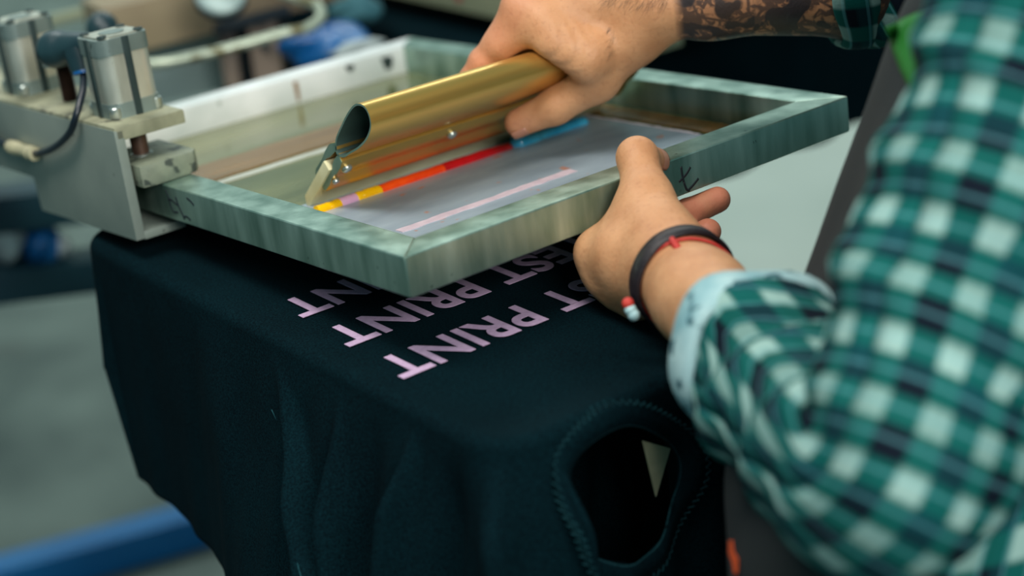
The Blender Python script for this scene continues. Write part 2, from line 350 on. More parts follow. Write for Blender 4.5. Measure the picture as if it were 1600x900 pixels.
e = np.array(Q(0.050, 0.0095, 0.0875)); MB()._lathe([(0.003, 0), (0.0034, 0.001), (0.0028, 0.0026), (0.001, 0.003)], e, (0, VD[0], VD[1]), 14).build('bolt', M_steel, sq, smooth=50)

# ------------------------------------------------------------------ clamp channel of the print head
YE = 0.360; Y2 = 0.552; YB = 1.02
cl = semp('screen_clamp', -0.02, YE, -0.045); tag(cl, 'grey steel clamp channel gripping the left rail of the screen', 'clamp')
oc = (-0.02, YE, -0.045)
MB(oc).box(-0.027, 0.0375, YE, YB, 0.041, 0.053).build('top_plate', M_platetop, cl, bevel=0.0022)
side = [(YE, 0.0505), (YE, -0.0435), (Y2, -0.0475), (Y2 + 0.003, -0.0165), (YB, -0.0185), (YB, 0.0505)]
MB(oc).prism(side, lambda y, h, x: (x, y, h), -0.0275, -0.0190).build('side_plate', M_paintgrey, cl, bevel=0.0012)
MB(oc).box(-0.0195, 0.0190, YE, Y2, -0.0445, -0.0375).build('bottom_flange', M_paintgrey, cl, bevel=0.001)
MB(oc).box(-0.0195, 0.0100, Y2 + 0.02, YB, -0.0185, -0.0105).build('rear_flange', M_paintgrey, cl, bevel=0.001)

def roundsq(hw, r, k=5, grooves=True):
    P = []
    for cx_, cy_, a0 in ((1, 1, 0), (-1, 1, 90), (-1, -1, 180), (1, -1, 270)):
        for i in range(k + 1):
            a_ = math.radians(a0 + 90 * i / k); P.append((cx_ * (hw - r) + r * math.cos(a_), cy_ * (hw - r) + r * math.sin(a_)))
    return P
def cylinder(y, lab, fitting):
    x = 0.0095; hw = 0.0235; h0 = 0.053
    e = semp('air_cylinder', x, y, h0); tag(e, lab, 'air cylinder', 'air cylinders on the clamp plate')
    f = lambda u, v, w: (u, v, w)
    MB().prism(roundsq(hw, 0.010), f, 0.0, 0.0125).build('lower_cap', M_cylcap, e, smooth=30)
    body = roundsq(hw - 0.0006, 0.011)
    MB().prism(body, f, 0.0125, 0.0525).build('barrel', M_cyl, e, smooth=30)
    MB().prism(roundsq(hw, 0.010), f, 0.0525, 0.0660).build('upper_cap', M_cylcap, e, smooth=30)
    MB().prism(roundsq(hw - 0.004, 0.009), f, 0.0660, 0.0675).build('lid', M_cyl, e, smooth=30)
    for (gx, gy, w_, d_) in ((-1, 0, 0.0, 1), (1, 0, 0, 1), (0, -1, 1, 0), (0, 1, 1, 0)):
        b1 = MB()
        gw = 0.0030
        if gx: b1.box(gx * hw - 0.0012, gx * hw + 0.0008, -gw - 0.0, gw, 0.0002, 0.0662)
        else: b1.box(-gw, gw, gy * hw - 0.0012, gy * hw + 0.0008, 0.0002, 0.0662)
        b1.build('groove_strip', M_groove, e, bevel=0.0004)
    for sx in (-1, 1):
        for sy in (-1, 1):
            px_, py_ = sx * 0.0165, sy * 0.0165
            MB()._lathe([(0.0050, 0.0), (0.0052, 0.0005), (0.0052, 0.0082), (0.0045, 0.0090)], (px_ * 1.13, py_ * 1.13, 0.0008), (0, 0, 1), 18).build('foot_bolt', M_steel, e, smooth=40)
            MB()._lathe([(0.0040, 0), (0.0040, 0.0016), (0.0024, 0.0018), (0.0022, 0.0008)], (px_, py_, 0.0672), (0, 0, 1), 16).build('lid_screw', M_groove, e, smooth=40)
    MB()._lathe([(0.0105, 0), (0.0108, 0.0006), (0.0085, 0.0010)], (0, 0, 0.0675), (0, 0, 1), 24).build('lid_boss', M_cylcap, e, smooth=40)
    MB()._lathe([(0.0072, 0), (0.0072, -0.0400)][::-1], (-0.004, -0.0190 if fitting else 0, -0.011), (0, 0, 1), 20).build('piston_rod', M_rodm, e, smooth=40)
    return e
c1 = cylinder(0.4080, 'nearer air cylinder, above the clamp foot at the plate end', True)
c2 = cylinder(0.5950, 'farther air cylinder, cut by the left picture edge', False)
otf = np.array(oc) - np.array((0.012, 0.385, 0))
MB(otf).prism([(-0.028, -0.034), (-0.018, -0.036), (0.022, -0.033), (0.028, -0.026), (0.028, 0.04), (-0.028, 0.04)], lambda u, v, w: (u, v, w), 0.0003, 0.0185).build('clamp_foot', M_rubber, cl, bevel=0.002)['label'] = 'worn greenish clamp foot'
MB(otf)._lathe([(0.0098, 0), (0.0098, 0.0012), (0.0080, 0.0018)], (-0.0065, 0.004, 0.0185), (0, 0, 1), 20).build('washer', M_steel, cl, smooth=40)
# banjo air fitting with its hose
fit = semp('air_fitting', -0.018, 0.462, 0.053); tag(fit, 'black elbow air fitting screwed into the nearer air cylinder', 'fitting')
of = np.array((-0.018, 0.462, 0.053))
def rel(a_, b1, h): return np.array((a_, b1, h)) - of
ca = rel(-0.003, 0.470, 0.1055)
MB().tube(spline([rel(-0.014, 0.496, 0.1020), rel(-0.008, 0.483, 0.1040), ca, rel(0.003, 0.4500, 0.1075), rel(0.006, 0.4400, 0.108)], 16), [0.0100, 0.0145, 0.0160, 0.0162, 0.0162, 0.0160, 0.0152, 0.0140, 0.0135, 0.0130, 0.0122, 0.0115, 0.0110, 0.0105, 0.010, 0.0095], 20).build('elbow_body', M_blackpl, fit, smooth=50)
MB()._lathe([(0.0060, 0), (0.0064, 0.001), (0.0064, 0.003), (0.004, 0.0034)], rel(-0.0155, 0.4985, 0.1015), (-0.5, 0.85, -0.1), 18).build('hex_socket', M_groove, fit, smooth=40)
MB()._lathe([(0.0062, 0), (0.0074, 0.001), (0.0074, 0.009), (0.0060, 0.010)], rel(0.007, 0.4410, 0.108), (0.1, -1, 0.0), 6).build('hex_nut', M_rodm, fit, smooth=20)
MB()._lathe([(0.0125, 0), (0.0122, 0.004), (0.0108, 0.016), (0.0100, 0.022)], rel(-0.002, 0.4560, 0.106), (-0.05, -0.25, -1), 20).build('outlet_collar', M_blackpl, fit, smooth=40)
MB()._lathe([(0.0086, 0), (0.0090, 0.0008), (0.0090, 0.0026), (0.0070, 0.0032)], rel(-0.0065, 0.4425, 0.0885), (-0.1, -0.25, -1), 20).build('release_ring', M_bluepl, fit, smooth=40)
hp = spline([rel(-0.008, 0.440, 0.086), rel(-0.018, 0.427, 0.074), rel(-0.031, 0.420, 0.058), rel(-0.0335, 0.432, 0.044), rel(-0.034, 0.457, 0.0310), rel(-0.034, 0.486, 0.0205), rel(-0.034, 0.514, 0.0135), rel(-0.034, 0.522, 0.0125)], 44)
MB().tube(hp, 0.0031, 12).build('hose', M_hose, fit, smooth=True)
cn = semp('hose_connector', -0.034, 0.555, 0.010); tag(cn, 'ivory inline hose connector on the side of the clamp', 'connector')
ocn = np.array((-0.034, 0.555, 0.010))
dcn = np.array((0, 1.0, 0.0))
MB()._lathe([(0.0040, 0), (0.0062, 0.0005), (0.0064, 0.006), (0.0052, 0.0066), (0.0052, 0.009), (0.0066, 0.010), (0.0066, 0.0135), (0.0058, 0.0140), (0.0058, 0.040), (0.0066, 0.041), (0.0066, 0.045), (0.0052, 0.0455), (0.0052, 0.049), (0.0064, 0.0495), (0.0062, 0.055), (0.0040, 0.0555)], np.array((-0.034, 0.520, 0.0120)) - ocn, dcn, 20).build('sleeve', M_ivory, cn, smooth=40)
MB()._lathe([(0.0054, 0), (0.0056, 0.0002), (0.0056, 0.0018), (0.0054, 0.002)], np.array((-0.034, 0.5270, 0.0120)) - ocn, dcn, 18).build('seal_ring', M_hose, cn, smooth=40)
hp2 = spline([np.array(p) - ocn for p in ((-0.034, 0.574, 0.0120), (-0.034, 0.605, 0.015), (-0.032, 0.640, 0.03), (-0.028, 0.66, 0.048), (-0.02, 0.69, 0.06))], 24)
MB().tube(hp2, 0.0031, 12).build('hose', M_hose, cn, smooth=True)
# threaded stud between the cylinders
st = semp('threaded_stud', 0.004, 0.508, 0.053); tag(st, 'threaded steel stud with a washer between the air cylinders', 'bolt')
pr = []
for i in range(40):
    z = i * 0.0008; pr += [(0.0060, z), (0.0068, z + 0.0004)]
MB()._lathe(pr, (0, 0, 0), (0, 0, 1), 18).build('thread', M_rodm, st, smooth=30)
MB()._lathe([(0.005, 0), (0.0135, 0.0003), (0.0135, 0.0024), (0.005, 0.0027)], (-0.002, 0.004, 0.0320), (0.03, 0, 1), 24).build('washer', M_steel, st, smooth=40)
MB()._lathe([(0.0095, 0.0), (0.0095, 0.010), (0.004, 0.0105)], (0, 0, 0.0347), (0, 0, 1), 6).build('nut', M_blackpl, st, smooth=20)
kc = np.array(W(160, 44, 1.76)); kb = empty('ball_knob', kc - np.array((0, 0, 0.05)))
tag(kb, 'black ball knob peeking out behind the nearer air cylinder', 'knob')
MB()._lathe([(0.0165 * math.sin(math.radians(a_)), -0.0165 * math.cos(math.radians(a_))) for a_ in range(4, 180, 11)], (0, 0, 0.05), (0, 0, 1), 24).build('ball', M_blackpl, kb, smooth=True)
MB().tube([np.array((0, 0, 0.04)), np.array((0.0, 0.01, -0.06))], 0.004, 10).build('knob_shank', M_steel, kb, smooth=40)
# ------------------------------------------------------------------ black shirt over the printing board
def cloth_mat(name, c1, c2, fuzz=0.35):
    m, N, L, b = newmat(name)
    tc = N.new('ShaderNodeTexCoord')
    n1 = N.new('ShaderNodeTexNoise'); n1.inputs['Scale'].default_value = 620; n1.inputs['Detail'].default_value = 3
    n2 = N.new('ShaderNodeTexNoise'); n2.inputs['Scale'].default_value = 9; n2.inputs['Detail'].default_value = 4
    L.new(tc.outputs['Object'], n1.inputs['Vector']); L.new(tc.outputs['Object'], n2.inputs['Vector'])
    ad = N.new('ShaderNodeMath'); ad.operation = 'MULTIPLY_ADD'; L.new(n1.outputs['Fac'], ad.inputs[0]); ad.inputs[1].default_value = 0.9
    mu = N.new('ShaderNodeMath'); mu.operation = 'MULTIPLY'; mu.inputs[1].default_value = 0.35; L.new(n2.outputs['Fac'], mu.inputs[0]); L.new(mu.outputs[0], ad.inputs[2])
    rp = N.new('ShaderNodeValToRGB'); L.new(ad.outputs[0], rp.inputs[0]); e = rp.color_ramp.elements
    e[0].position = 0.45; e[1].position = 0.85; e[0].color = lin(c1); e[1].color = lin(c2)
    L.new(rp.outputs[0], b.inputs['Base Color']); b.inputs['Roughness'].default_value = 0.92
    b.inputs['Specular IOR Level'].default_value = 0.05
    b.inputs['Sheen Weight'].default_value = fuzz; b.inputs['Sheen Roughness'].default_value = 0.45
    b.inputs['Sheen Tint'].default_value = (0.25, 0.55, 0.6, 1)
    bp = N.new('ShaderNodeBump'); bp.inputs['Strength'].default_value = 0.35; bp.inputs['Distance'].default_value = 0.0008
    L.new(n1.outputs['Fac'], bp.inputs['Height']); L.new(bp.outputs[0], b.inputs['Normal'])
    return m
M_shirt = cloth_mat('black_cotton', (1, 12, 17), (5, 31, 37), 0.0)
M_seam = cloth_mat('seam_thread', (16, 48, 54), (34, 72, 78), 0.0)
BX0, BX1, BY0, BY1, BR = -0.024, 0.248, -0.122, 0.462, 0.030
def perim(n):
    pts = []; nr = []
    segs = [((BX0, BY1 - BR), (BX0, BY0 + BR), (-1, 0)), ((BX0 + BR, BY0), (BX1 - BR, BY0), (0, -1)), ((BX1, BY0 + BR), (BX1, BY1 - BR), (1, 0)), ((BX1 - BR, BY1), (BX0 + BR, BY1), (0, 1))]
    cs = [((BX0 + BR, BY0 + BR), 180), ((BX1 - BR, BY0 + BR), 270), ((BX1 - BR, BY1 - BR), 0), ((BX0 + BR, BY1 - BR), 90)]
    for (p, q, nn), (c, a0) in zip(segs, cs):
        m = int(np.hypot(q[0] - p[0], q[1] - p[1]) / 0.0035)
        for i in range(m): pts.append((p[0] + (q[0] - p[0]) * i / m, p[1] + (q[1] - p[1]) * i / m)); nr.append(nn)
        k = 14
        for i in range(k):
            a_ = math.radians(a0 + 90 * i / k); pts.append((c[0] + BR * math.cos(a_), c[1] + BR * math.sin(a_))); nr.append((math.cos(a_), math.sin(a_)))
    return np.array(pts), np.array(nr)
PP, PN_ = perim(0); NP = len(PP)
arc = np.concatenate([[0], np.cumsum(np.linalg.norm(np.diff(PP, axis=0), axis=1))])
ARC_C = arc[np.argmin(np.abs(PP - np.array((BX0 + 0.01, BY0 + 0.01))).sum(1))]       # near front-left corner
def sm(x, a_, b1): t = np.clip((x - a_) / (b1 - a_), 0, 1); return t * t * (3 - 2 * t)
def drape(L_, d):
    """outward offset of the hanging cloth at arc length L_, d metres below the edge"""
    q = L_ - ARC_C                                  # <0: left side, >0: front
    amp = 0.015 * sm(d, 0.0, 0.06) * (0.10 + 0.90 * np.exp(-((q + 0.0) / 0.16) ** 2)) + 0.002 * sm(d, 0, 0.2)
    w = 0.75 * np.sin(2 * np.pi * (q * 11.5 + 0.18 + 0.6 * d * np.sign(q))) + 0.35 * np.sin(2 * np.pi * (q * 23 + 0.4 + d * 2.0)) + 0.25 * np.sin(2 * np.pi * (q * 5.1 + 0.1 - d))
    rid = 0
    for (q0, dr, wd_, hh) in ((-0.255, 0.80, 0.007, 0.026), (-0.165, 0.25, 0.005, 0.024), (-0.075, -0.02, 0.005, 0.026), (-0.005, 0.02, 0.0045, 0.026), (0.026, 0.08, 0.0045, 0.022), (-0.36, 0.4, 0.03, 0.008)):
        rid = rid + hh * sm(d, 0.0, 0.06 if abs(q0) < 0.1 else 0.10) * np.exp(-((q - q0 - dr * d) / (wd_ * (1 + 3 * d))) ** 2)
    flare = d * np.where(q < 0, 0.08 * sm(q, -0.55, -0.25) + 0.20 * np.exp(-((q + 0.17) / 0.15) ** 2), 0.08 + 0.20 * np.exp(-(0.17 / 0.15) ** 2) * np.exp(-(q / 0.06) ** 2))
    return flare + amp * w * 0.6 + rid
def hemdepth(L_):
    q = L_ - ARC_C
    return 0.222 + 0.17 * sm(q, -0.20, -0.02) - 0.28 * sm(q, 0.46, 0.56) + 0.003 * np.sin(q * 15)
NT, NE, NS = 26, 6, 70; ER = 0.010
cen2 = np.array([(BX0 + BX1) / 2, (BY0 + BY1) / 2])
rows = []
for i in range(NT):
    k = (i + 0.0) / NT; k = 0.02 + 0.98 * k
    xy = cen2 + (PP - cen2) * k
    z = 0.0006 * np.sin(xy[:, 0] * 47 + 3 * np.sin(xy[:, 1] * 21)) * sm(k, 0.5, 0.9) * 0.6
    rows.append(np.column_stack([xy, z]))
for i in range(NE):
    th = math.pi / 2 * i / NE
    rows.append(np.column_stack([PP + PN_ * ER * math.sin(th), np.full(NP, -ER * (1 - math.cos(th)))]))
def skirt_pt(P2, N2, L_, d):
    off = ER + drape(L_, d)
    return np.column_stack([P2 + N2 * np.reshape(off, (-1, 1)), -ER - d * np.ones(len(P2))])
HD = hemdepth(arc)
for i in range(NS + 1):
    d = HD * (i / NS); rows.append(skirt_pt(PP, PN_, arc, d))
G = np.array(rows); NR = len(G)
# the neck opening hangs over the front edge
NCX, NCZ = 0.064, -0.066
TH = np.linspace(0, 2 * np.pi, 72, endpoint=False)
def neck_xz(th, k=1.0):
    r = 1 + 0.05 * np.sin(3 * th + 0.5) + 0.03 * np.sin(5 * th)
    return NCX + k * r * (0.049 * np.cos(th) + 0.010 * np.sin(th)), NCZ + k * r * (0.046 * np.sin(th) - 0.016 * np.cos(th))
def neck_rad(x, z):
    dx, dz = x - NCX, z - NCZ                        # invert the skewed ellipse
    Mx = np.linalg.inv(np.array([[0.049, 0.010], [-0.016, 0.046]])); c_ = Mx[0, 0] * dx + Mx[0, 1] * dz; s_ = Mx[1, 0] * dx + Mx[1, 1] * dz
    th = np.arctan2(s_, c_); return np.hypot(c_, s_) / (1 + 0.05 * np.sin(3 * th + 0.5) + 0.03 * np.sin(5 * th)), th
isfront = (PN_[:, 1] < -0.5)
rr, tt = neck_rad(G[:, :, 0], G[:, :, 2])
hole = isfront[None, :] & (rr < 1.0) & (np.arange(NR)[:, None] >= NT)
# pull the vertices just inside the rim onto it so that the cut is clean
ring = isfront[None, :] & (rr >= 0.86) & (rr < 1.02) & (np.arange(NR)[:, None] >= NT)
for r_, c_ in zip(*np.nonzero(ring)):
    x_, z_ = neck_xz(tt[r_, c_]); G[r_, c_, 0] = x_; G[r_, c_, 2] = z_
hole &= ~ring
V = G.reshape(-1, 3); F = []
for r_ in range(NR - 1):
    for c_ in range(NP):
        c2_ = (c_ + 1) % NP
        if hole[r_, c_] or hole[r_, c2_] or hole[r_ + 1, c_] or hole[r_ + 1, c2_]: continue
        F.append((r_ * NP + c_, r_ * NP + c2_, (r_ + 1) * NP + c2_, (r_ + 1) * NP + c_))
F.append(tuple(range(NP))[::-1])
sh = empty('t_shirt', (0.16, 0.17, 0)); tag(sh, 'black t-shirt with lilac lettering stretched over the printing board', 't-shirt')
osh = np.array((0.16, 0.17, 0.0))
fab = mesh_obj('fabric', V - osh, F, M_shirt, sh, smooth=True)
so = fab.modifiers.new('thickness', 'SOLIDIFY'); so.thickness = 0.0009; so.offset = 1
# inner back layer of the shirt, seen dark through the neck opening
ib = MB(osh); nx, nz = 30, 16
ib.add([(BX0 + 0.002 + (BX1 - BX0 - 0.004) * i / nx, BY0 + 0.150 + 0.006 * math.sin(i * 1.1 + j * 0.3), -0.026 - 0.34 * j / nz) for j in range(nz + 1) for i in range(nx + 1)],
       [(j * (nx + 1) + i, j * (nx + 1) + i + 1, (j + 1) * (nx + 1) + i + 1, (j + 1) * (nx + 1) + i) for j in range(nz) for i in range(nx)])
ibo = ib.build('inner_layer', M_shirt, sh, smooth=True); so = ibo.modifiers.new('t', 'SOLIDIFY'); so.thickness = 0.001
def front_y(x, z):
    q = ARC_C + (x - BX0); d = max(0.0, -z - ER)
    return BY0 - ER - float(drape(np.array(q), np.array(d)))
# collar rib and its stitching around the opening
cb = MB(osh); n_ = len(TH); V = []
for th in TH:
    for k, up_ in ((1.0, 0.0010), (1.02, 0.0028), (1.16, 0.0030), (1.30, 0.0026), (1.33, 0.0006)):
        x_, z_ = neck_xz(th, k)
        if z_ > -ER: y_ = BY0 - math.sqrt(max(0, ER ** 2 - (z_ + ER) ** 2)); z_ = min(z_, 0)
        else: y_ = front_y(x_, z_)
        V.append((x_, y_ - up_, z_))
cb.add(V, [(i * 5 + j, i * 5 + j + 1, ((i + 1) % n_) * 5 + j + 1, ((i + 1) % n_) * 5 + j) for i in range(n_) for j in range(4)])
co = cb.build('collar_rib', M_shirt, sh, smooth=True); so = co.modifiers.new('t', 'SOLIDIFY'); so.thickness = 0.001; so.offset = 0
stb = MB(osh)
def neck_pt(th, k, up_):
    x_, z_ = neck_xz(th, k)
    y_ = front_y(x_, z_) if z_ < -ER else BY0 - math.sqrt(max(0, ER ** 2 - (z_ + ER) ** 2))
    return np.array((x_, y_ - up_, min(z_, 0)))
stb.tube([neck_pt(t, 1.0, 0.0018) for t in TH], 0.0006, 6, closed=True)
stb.build('collar_edge', M_seam, sh, smooth=True)
zz = MB(osh); TH2 = np.linspace(0, 2 * np.pi, 150, endpoint=False)
zz.tube([neck_pt(t, 1.30 if i % 2 else 1.37, 0.0030) for i, t in enumerate(TH2)], 0.0005, 4, closed=True)
zz.build('collar_stitching', M_seam, sh)
M_floorgap = mat('pale_floor_gap', (206, 202, 164), (190, 186, 150), rough=0.8, scale=60)
lb = MB(osh).prism([(0.103, -0.052), (0.128, -0.068), (0.112, -0.100)], lambda u, v, w: (u, w, v), BY0 + 0.010, BY0 + 0.0112)  # added patch, stands in for pale floor showing through a gap
tag(lb.build('neck_gap_patch', M_floorgap, sh), 'added pale triangle for the floor seen through the neck opening')
# shoulder seams on the left side
def left_pt(y, z, up_=0.0004):
    q = ARC_C - (y - BY0); d = max(0.0, -z - ER)
    return np.array((BX0 - ER - float(drape(np.array(q), np.array(d))) - up_, y, z))
for path in [[(0.135, -0.055), (0.09, -0.09), (0.045, -0.125), (0.01, -0.150)], [(0.01, -0.150), (-0.02, -0.142), (-0.055, -0.135)], [(0.01, -0.150), (0.012, -0.17), (0.016, -0.21)]]:
    P = spline([left_pt(*p) for p in path], 30)
    MB(osh).tube(P, 0.0006, 6).build('seam', M_seam, sh, smooth=True)
# the lettering
def text_mesh(body):
    cu = bpy.data.curves.new('t', 'FONT'); cu.body = body; cu.size = 1.0; cu.offset = 0.020; cu.extrude = 0.0; cu.space_character = 1.06; cu.space_word = 0.95
    ob = bpy.data.objects.new('t', cu); C.objects.link(ob); bpy.context.view_layer.update()
    me = bpy.data.meshes.new_from_object(ob.evaluated_get(bpy.context.evaluated_depsgraph_get()))
    bpy.data.objects.remove(ob); bpy.data.curves.remove(cu); return me
tm = text_mesh('TEST PRINT')
tv = np.array([v.co[:] for v in tm.vertices]); tfs = [tuple(p.vertices) for p in tm.polygons]; bpy.data.meshes.remove(tm)
tw = tv[:, 0].max() - tv[:, 0].min(); tcap = tv[:, 1].max() - tv[:, 1].min()
TWID, TCAP = 0.2525, 0.0405
for (xe, yt) in ((-0.0118, 0.0006), (-0.0068, 0.0745), (-0.0006, 0.1465)):
    V = np.column_stack([xe + (tv[:, 0].max() - tv[:, 0]) / tw * TWID, yt + (tv[:, 1].max() - tv[:, 1]) / tcap * TCAP, np.full(len(tv), 0.0016)])
    o = mesh_obj('print_lettering', V - osh, tfs, M_print, sh); o['label'] = 'lilac printed words TEST PRINT'
    so = o.modifiers.new('t', 'SOLIDIFY'); so.thickness = 0.0004; so.offset = -1

# ------------------------------------------------------------------ press stand
M_teal = mat('dark_teal_paint', (14, 46, 58), (22, 60, 70), rough=0.5, metal=0.1, scale=8, bump=0.05)
M_bluesteel = mat('blue_painted_steel', (0, 92, 150), (8, 104, 164), rough=0.42, scale=6, bump=0.05)
M_board = mat('printing_board_wood', (120, 104, 80), (140, 122, 96), rough=0.6, scale=14)
pz = empty('printing_press', (-0.05, 1.60, FLOOR)); tag(pz, 'printing press stand with a blue floor leg behind the black shirt', 'press')
opz = np.array((-0.05, 1.60, FLOOR))
MB(opz).box(BX0 + 0.006, BX1 - 0.006, BY0 + 0.006, BY1 - 0.004, -0.024, -0.0022).build('printing_board', M_board, pz, bevel=0.003)
MB(opz).beam((0.16, 0.02, -0.045), (0.10, 1.30, -0.045), 0.06, 0.04).build('board_arm', M_teal, pz, bevel=0.002)
MB(opz)._lathe([(0.10, 0), (0.10, 0.02), (0.075, 0.025), (0.075, 0.90), (0.24, 0.905), (0.24, 0.94)], (-0.05, 1.60, FLOOR), (0, 0, 1), 32).build('column', M_teal, pz, smooth=30)
for p in ((0.95, 1.33), (-0.3, 2.6), (-1.0, 1.2)):
    MB(opz).beam((-0.05, 1.60, FLOOR + 0.032), (p[0], p[1], FLOOR + 0.032), 0.062, 0.06).build('floor_leg', M_bluesteel, pz, bevel=0.004)

# ------------------------------------------------------------------ the stations behind
def bgbeam(name, lab, cat, p0, p1, w, h, m, bev=0.003, part='beam'):
    p0 = np.array(p0); p1 = np.array(p1); c_ = (p0 + p1) / 2
    e = empty(name, c_); tag(e, lab, cat); b1 = MB(c_).beam(p0, p1, w, h); b1.build(part, m, e, bevel=bev); return e, c_
M_beige = mat('beige_metal', (148, 132, 104), (116, 100, 80), rough=0.5, metal=0.2, scale=7, stretch=(1, 1, 1), bump=0.05)
M_olive = mat('pale_olive_metal', (150, 152, 122), (134, 140, 114), rough=0.5, metal=0.3, scale=9)
M_brownpost = mat('brown_post', (160, 140, 122), (124, 108, 98), rough=0.6, scale=9, spots=((60, 54, 52), 12, 0.6))
M_greyplate = mat('grey_plate', (140, 160, 158), (158, 176, 172), rough=0.5, metal=0.3, scale=6)
M_black = mat('black_paint', (10, 22, 30), (14, 28, 36), rough=0.6, scale=8)
M_tube = mat('worn_pale_tube', (156, 166, 146), (184, 192, 172), rough=0.35, metal=0.5, scale=26, spots=((110, 104, 72), 22, 0.60))
M_bluebag = mat('blue_plastic_bag', (0, 70, 130), (4, 92, 150), rough=0.35, scale=8, bump=0.3, bscale=22)
M_tealcloth = mat('teal_cloth', (70, 118, 124), (46, 96, 106), rough=0.8, scale=9)
M_whitecloth = mat('pale_rag', (176, 186, 184), (150, 160, 160), rough=0.85, scale=14, bump=0.3)

hd = empty('print_head', W(330, 60, 2.25)); ohd = np.array(W(330, 60, 2.25)); tag(hd, 'beige and grey print head of the neighbouring press station', 'print head')
def bb(name, p0, p1, w, h, m, bev=0.003): return MB(ohd).beam(p0, p1, w, h).build(name, m, hd, bevel=bev)
bb('cross_beam', W(150, 45, 2.16), W(520, -48, 2.30), 0.085, 0.062, M_beige)
bb('guide_rail', W(40, 42, 2.35), W(300, -22, 2.45), 0.02, 0.012, M_olive)
bb('back_plate', W(225, 96, 2.28), W(352, 70, 2.34), 0.012, 0.115, M_greyplate)
bb('lower_bar', W(330, 44, 2.20), W(450, 14, 2.24), 0.02, 0.014, M_black)
def post(x, y0, y1, wpx, d, m):
    a_ = W(x, y0, d); b1 = W(x + 4, y1, d); w_ = wpx * d / FPX
    MB(ohd).beam(b1, b1 + np.array((0, 0, np.linalg.norm(a_ - b1))), w_, w_, up=(0.55, 0.74, 0)).build('post', m, hd, bevel=0.002)
post(362, 40, 135, 24, 2.27, M_brownpost); post(420, 25, 130, 44, 2.29, M_brownpost)
MB(ohd)._lathe([(0.0075, 0), (0.0075, 0.004), (0.004, 0.005)], W(417, 72, 2.26) - fwd * 0.01, -fwd, 12).build('bolt', M_black, hd, smooth=40)
bb('dark_backing', W(335, 85, 2.36), W(455, 75, 2.36), 0.01, 0.13, M_black)
kn = empty('round_knob', W(345, -6, 2.08)); okn = np.array(W(345, -6, 2.08)); tag(kn, 'round grey knob on top of the neighbouring print head', 'knob')
kax = np.array((-0.25, -0.55, 0.75)); kax /= np.linalg.norm(kax)
MB(okn)._lathe([(0.010, -0.035), (0.010, -0.012), (0.026, -0.010), (0.030, -0.004), (0.030, 0.006), (0.026, 0.010), (0.006, 0.012)], okn, kax, 28).build('knob_head', M_greyplate, kn, smooth=40)
MB(okn)._lathe([(0.0305, -0.0045), (0.0315, -0.003), (0.0315, 0.003), (0.0305, 0.0045)], okn - kax * 0.004, kax, 28).build('rim', M_black, kn, smooth=40)
th_ = empty('tube_handle', W(380, 60, 2.0)); oth = np.array(W(380, 60, 2.0)); tag(th_, 'bent pale metal tube handle above the far rail', 'handle')
MB(oth).tube(spline([W(222, 102, 1.98), W(262, 97, 1.98), W(340, 80, 2.0), W(440, 53, 2.02), W(480, 44, 2.03), W(502, 26, 2.04), W(494, 8, 2.05), W(466, -2, 2.06), W(430, -14, 2.07)], 60), 0.0062, 14).build('bent_tube', M_tube, th_, smooth=True)
def blob(name, lab, cat, c_, r, m, seed, part='body'):
    e = empty(name, np.array(c_)); tag(e, lab, cat); rr_ = np.random.default_rng(seed)
    ph = rr_.uniform(0, 6.28, 8); nu, nv = 28, 16; V = []; F = []
    for j in range(nv + 1):
        v = math.pi * j / nv
        for i in range(nu):
            u = 2 * math.pi * i / nu
            k = 1 + 0.16 * math.sin(3 * u + ph[0]) * math.sin(v) + 0.12 * math.sin(5 * u + 4 * v + ph[1]) * math.sin(v) + 0.10 * math.sin(4 * v + 2 * u + ph[2]) * math.sin(v)
            V.append((r[0] * k * math.sin(v) * math.cos(u), r[1] * k * math.sin(v) * math.sin(u), r[2] * k * math.cos(v)))
    for j in range(nv): F += [(j * nu + i, (j + 1) * nu + i, (j + 1) * nu + (i + 1) % nu, j * nu + (i + 1) % nu) for i in range(nu)]
    mesh_obj(part, V, F, m, e, smooth=True); return e
blob('plastic_bag', 'crumpled blue plastic bag beyond the far rail', 'bag', W(515, 72, 2.2), (0.055, 0.055, 0.026), M_bluebag, 3)
blob('rag', 'teal cloth bundle above the blue plastic bag', 'cloth', W(548, 12, 2.3), (0.030, 0.04, 0.022), M_tealcloth, 5)
blob('rag', 'pale strip of cloth lying before the blue plastic bag', 'cloth', W(556, 76, 2.10), (0.036, 0.010, 0.009), M_whitecloth, 8)
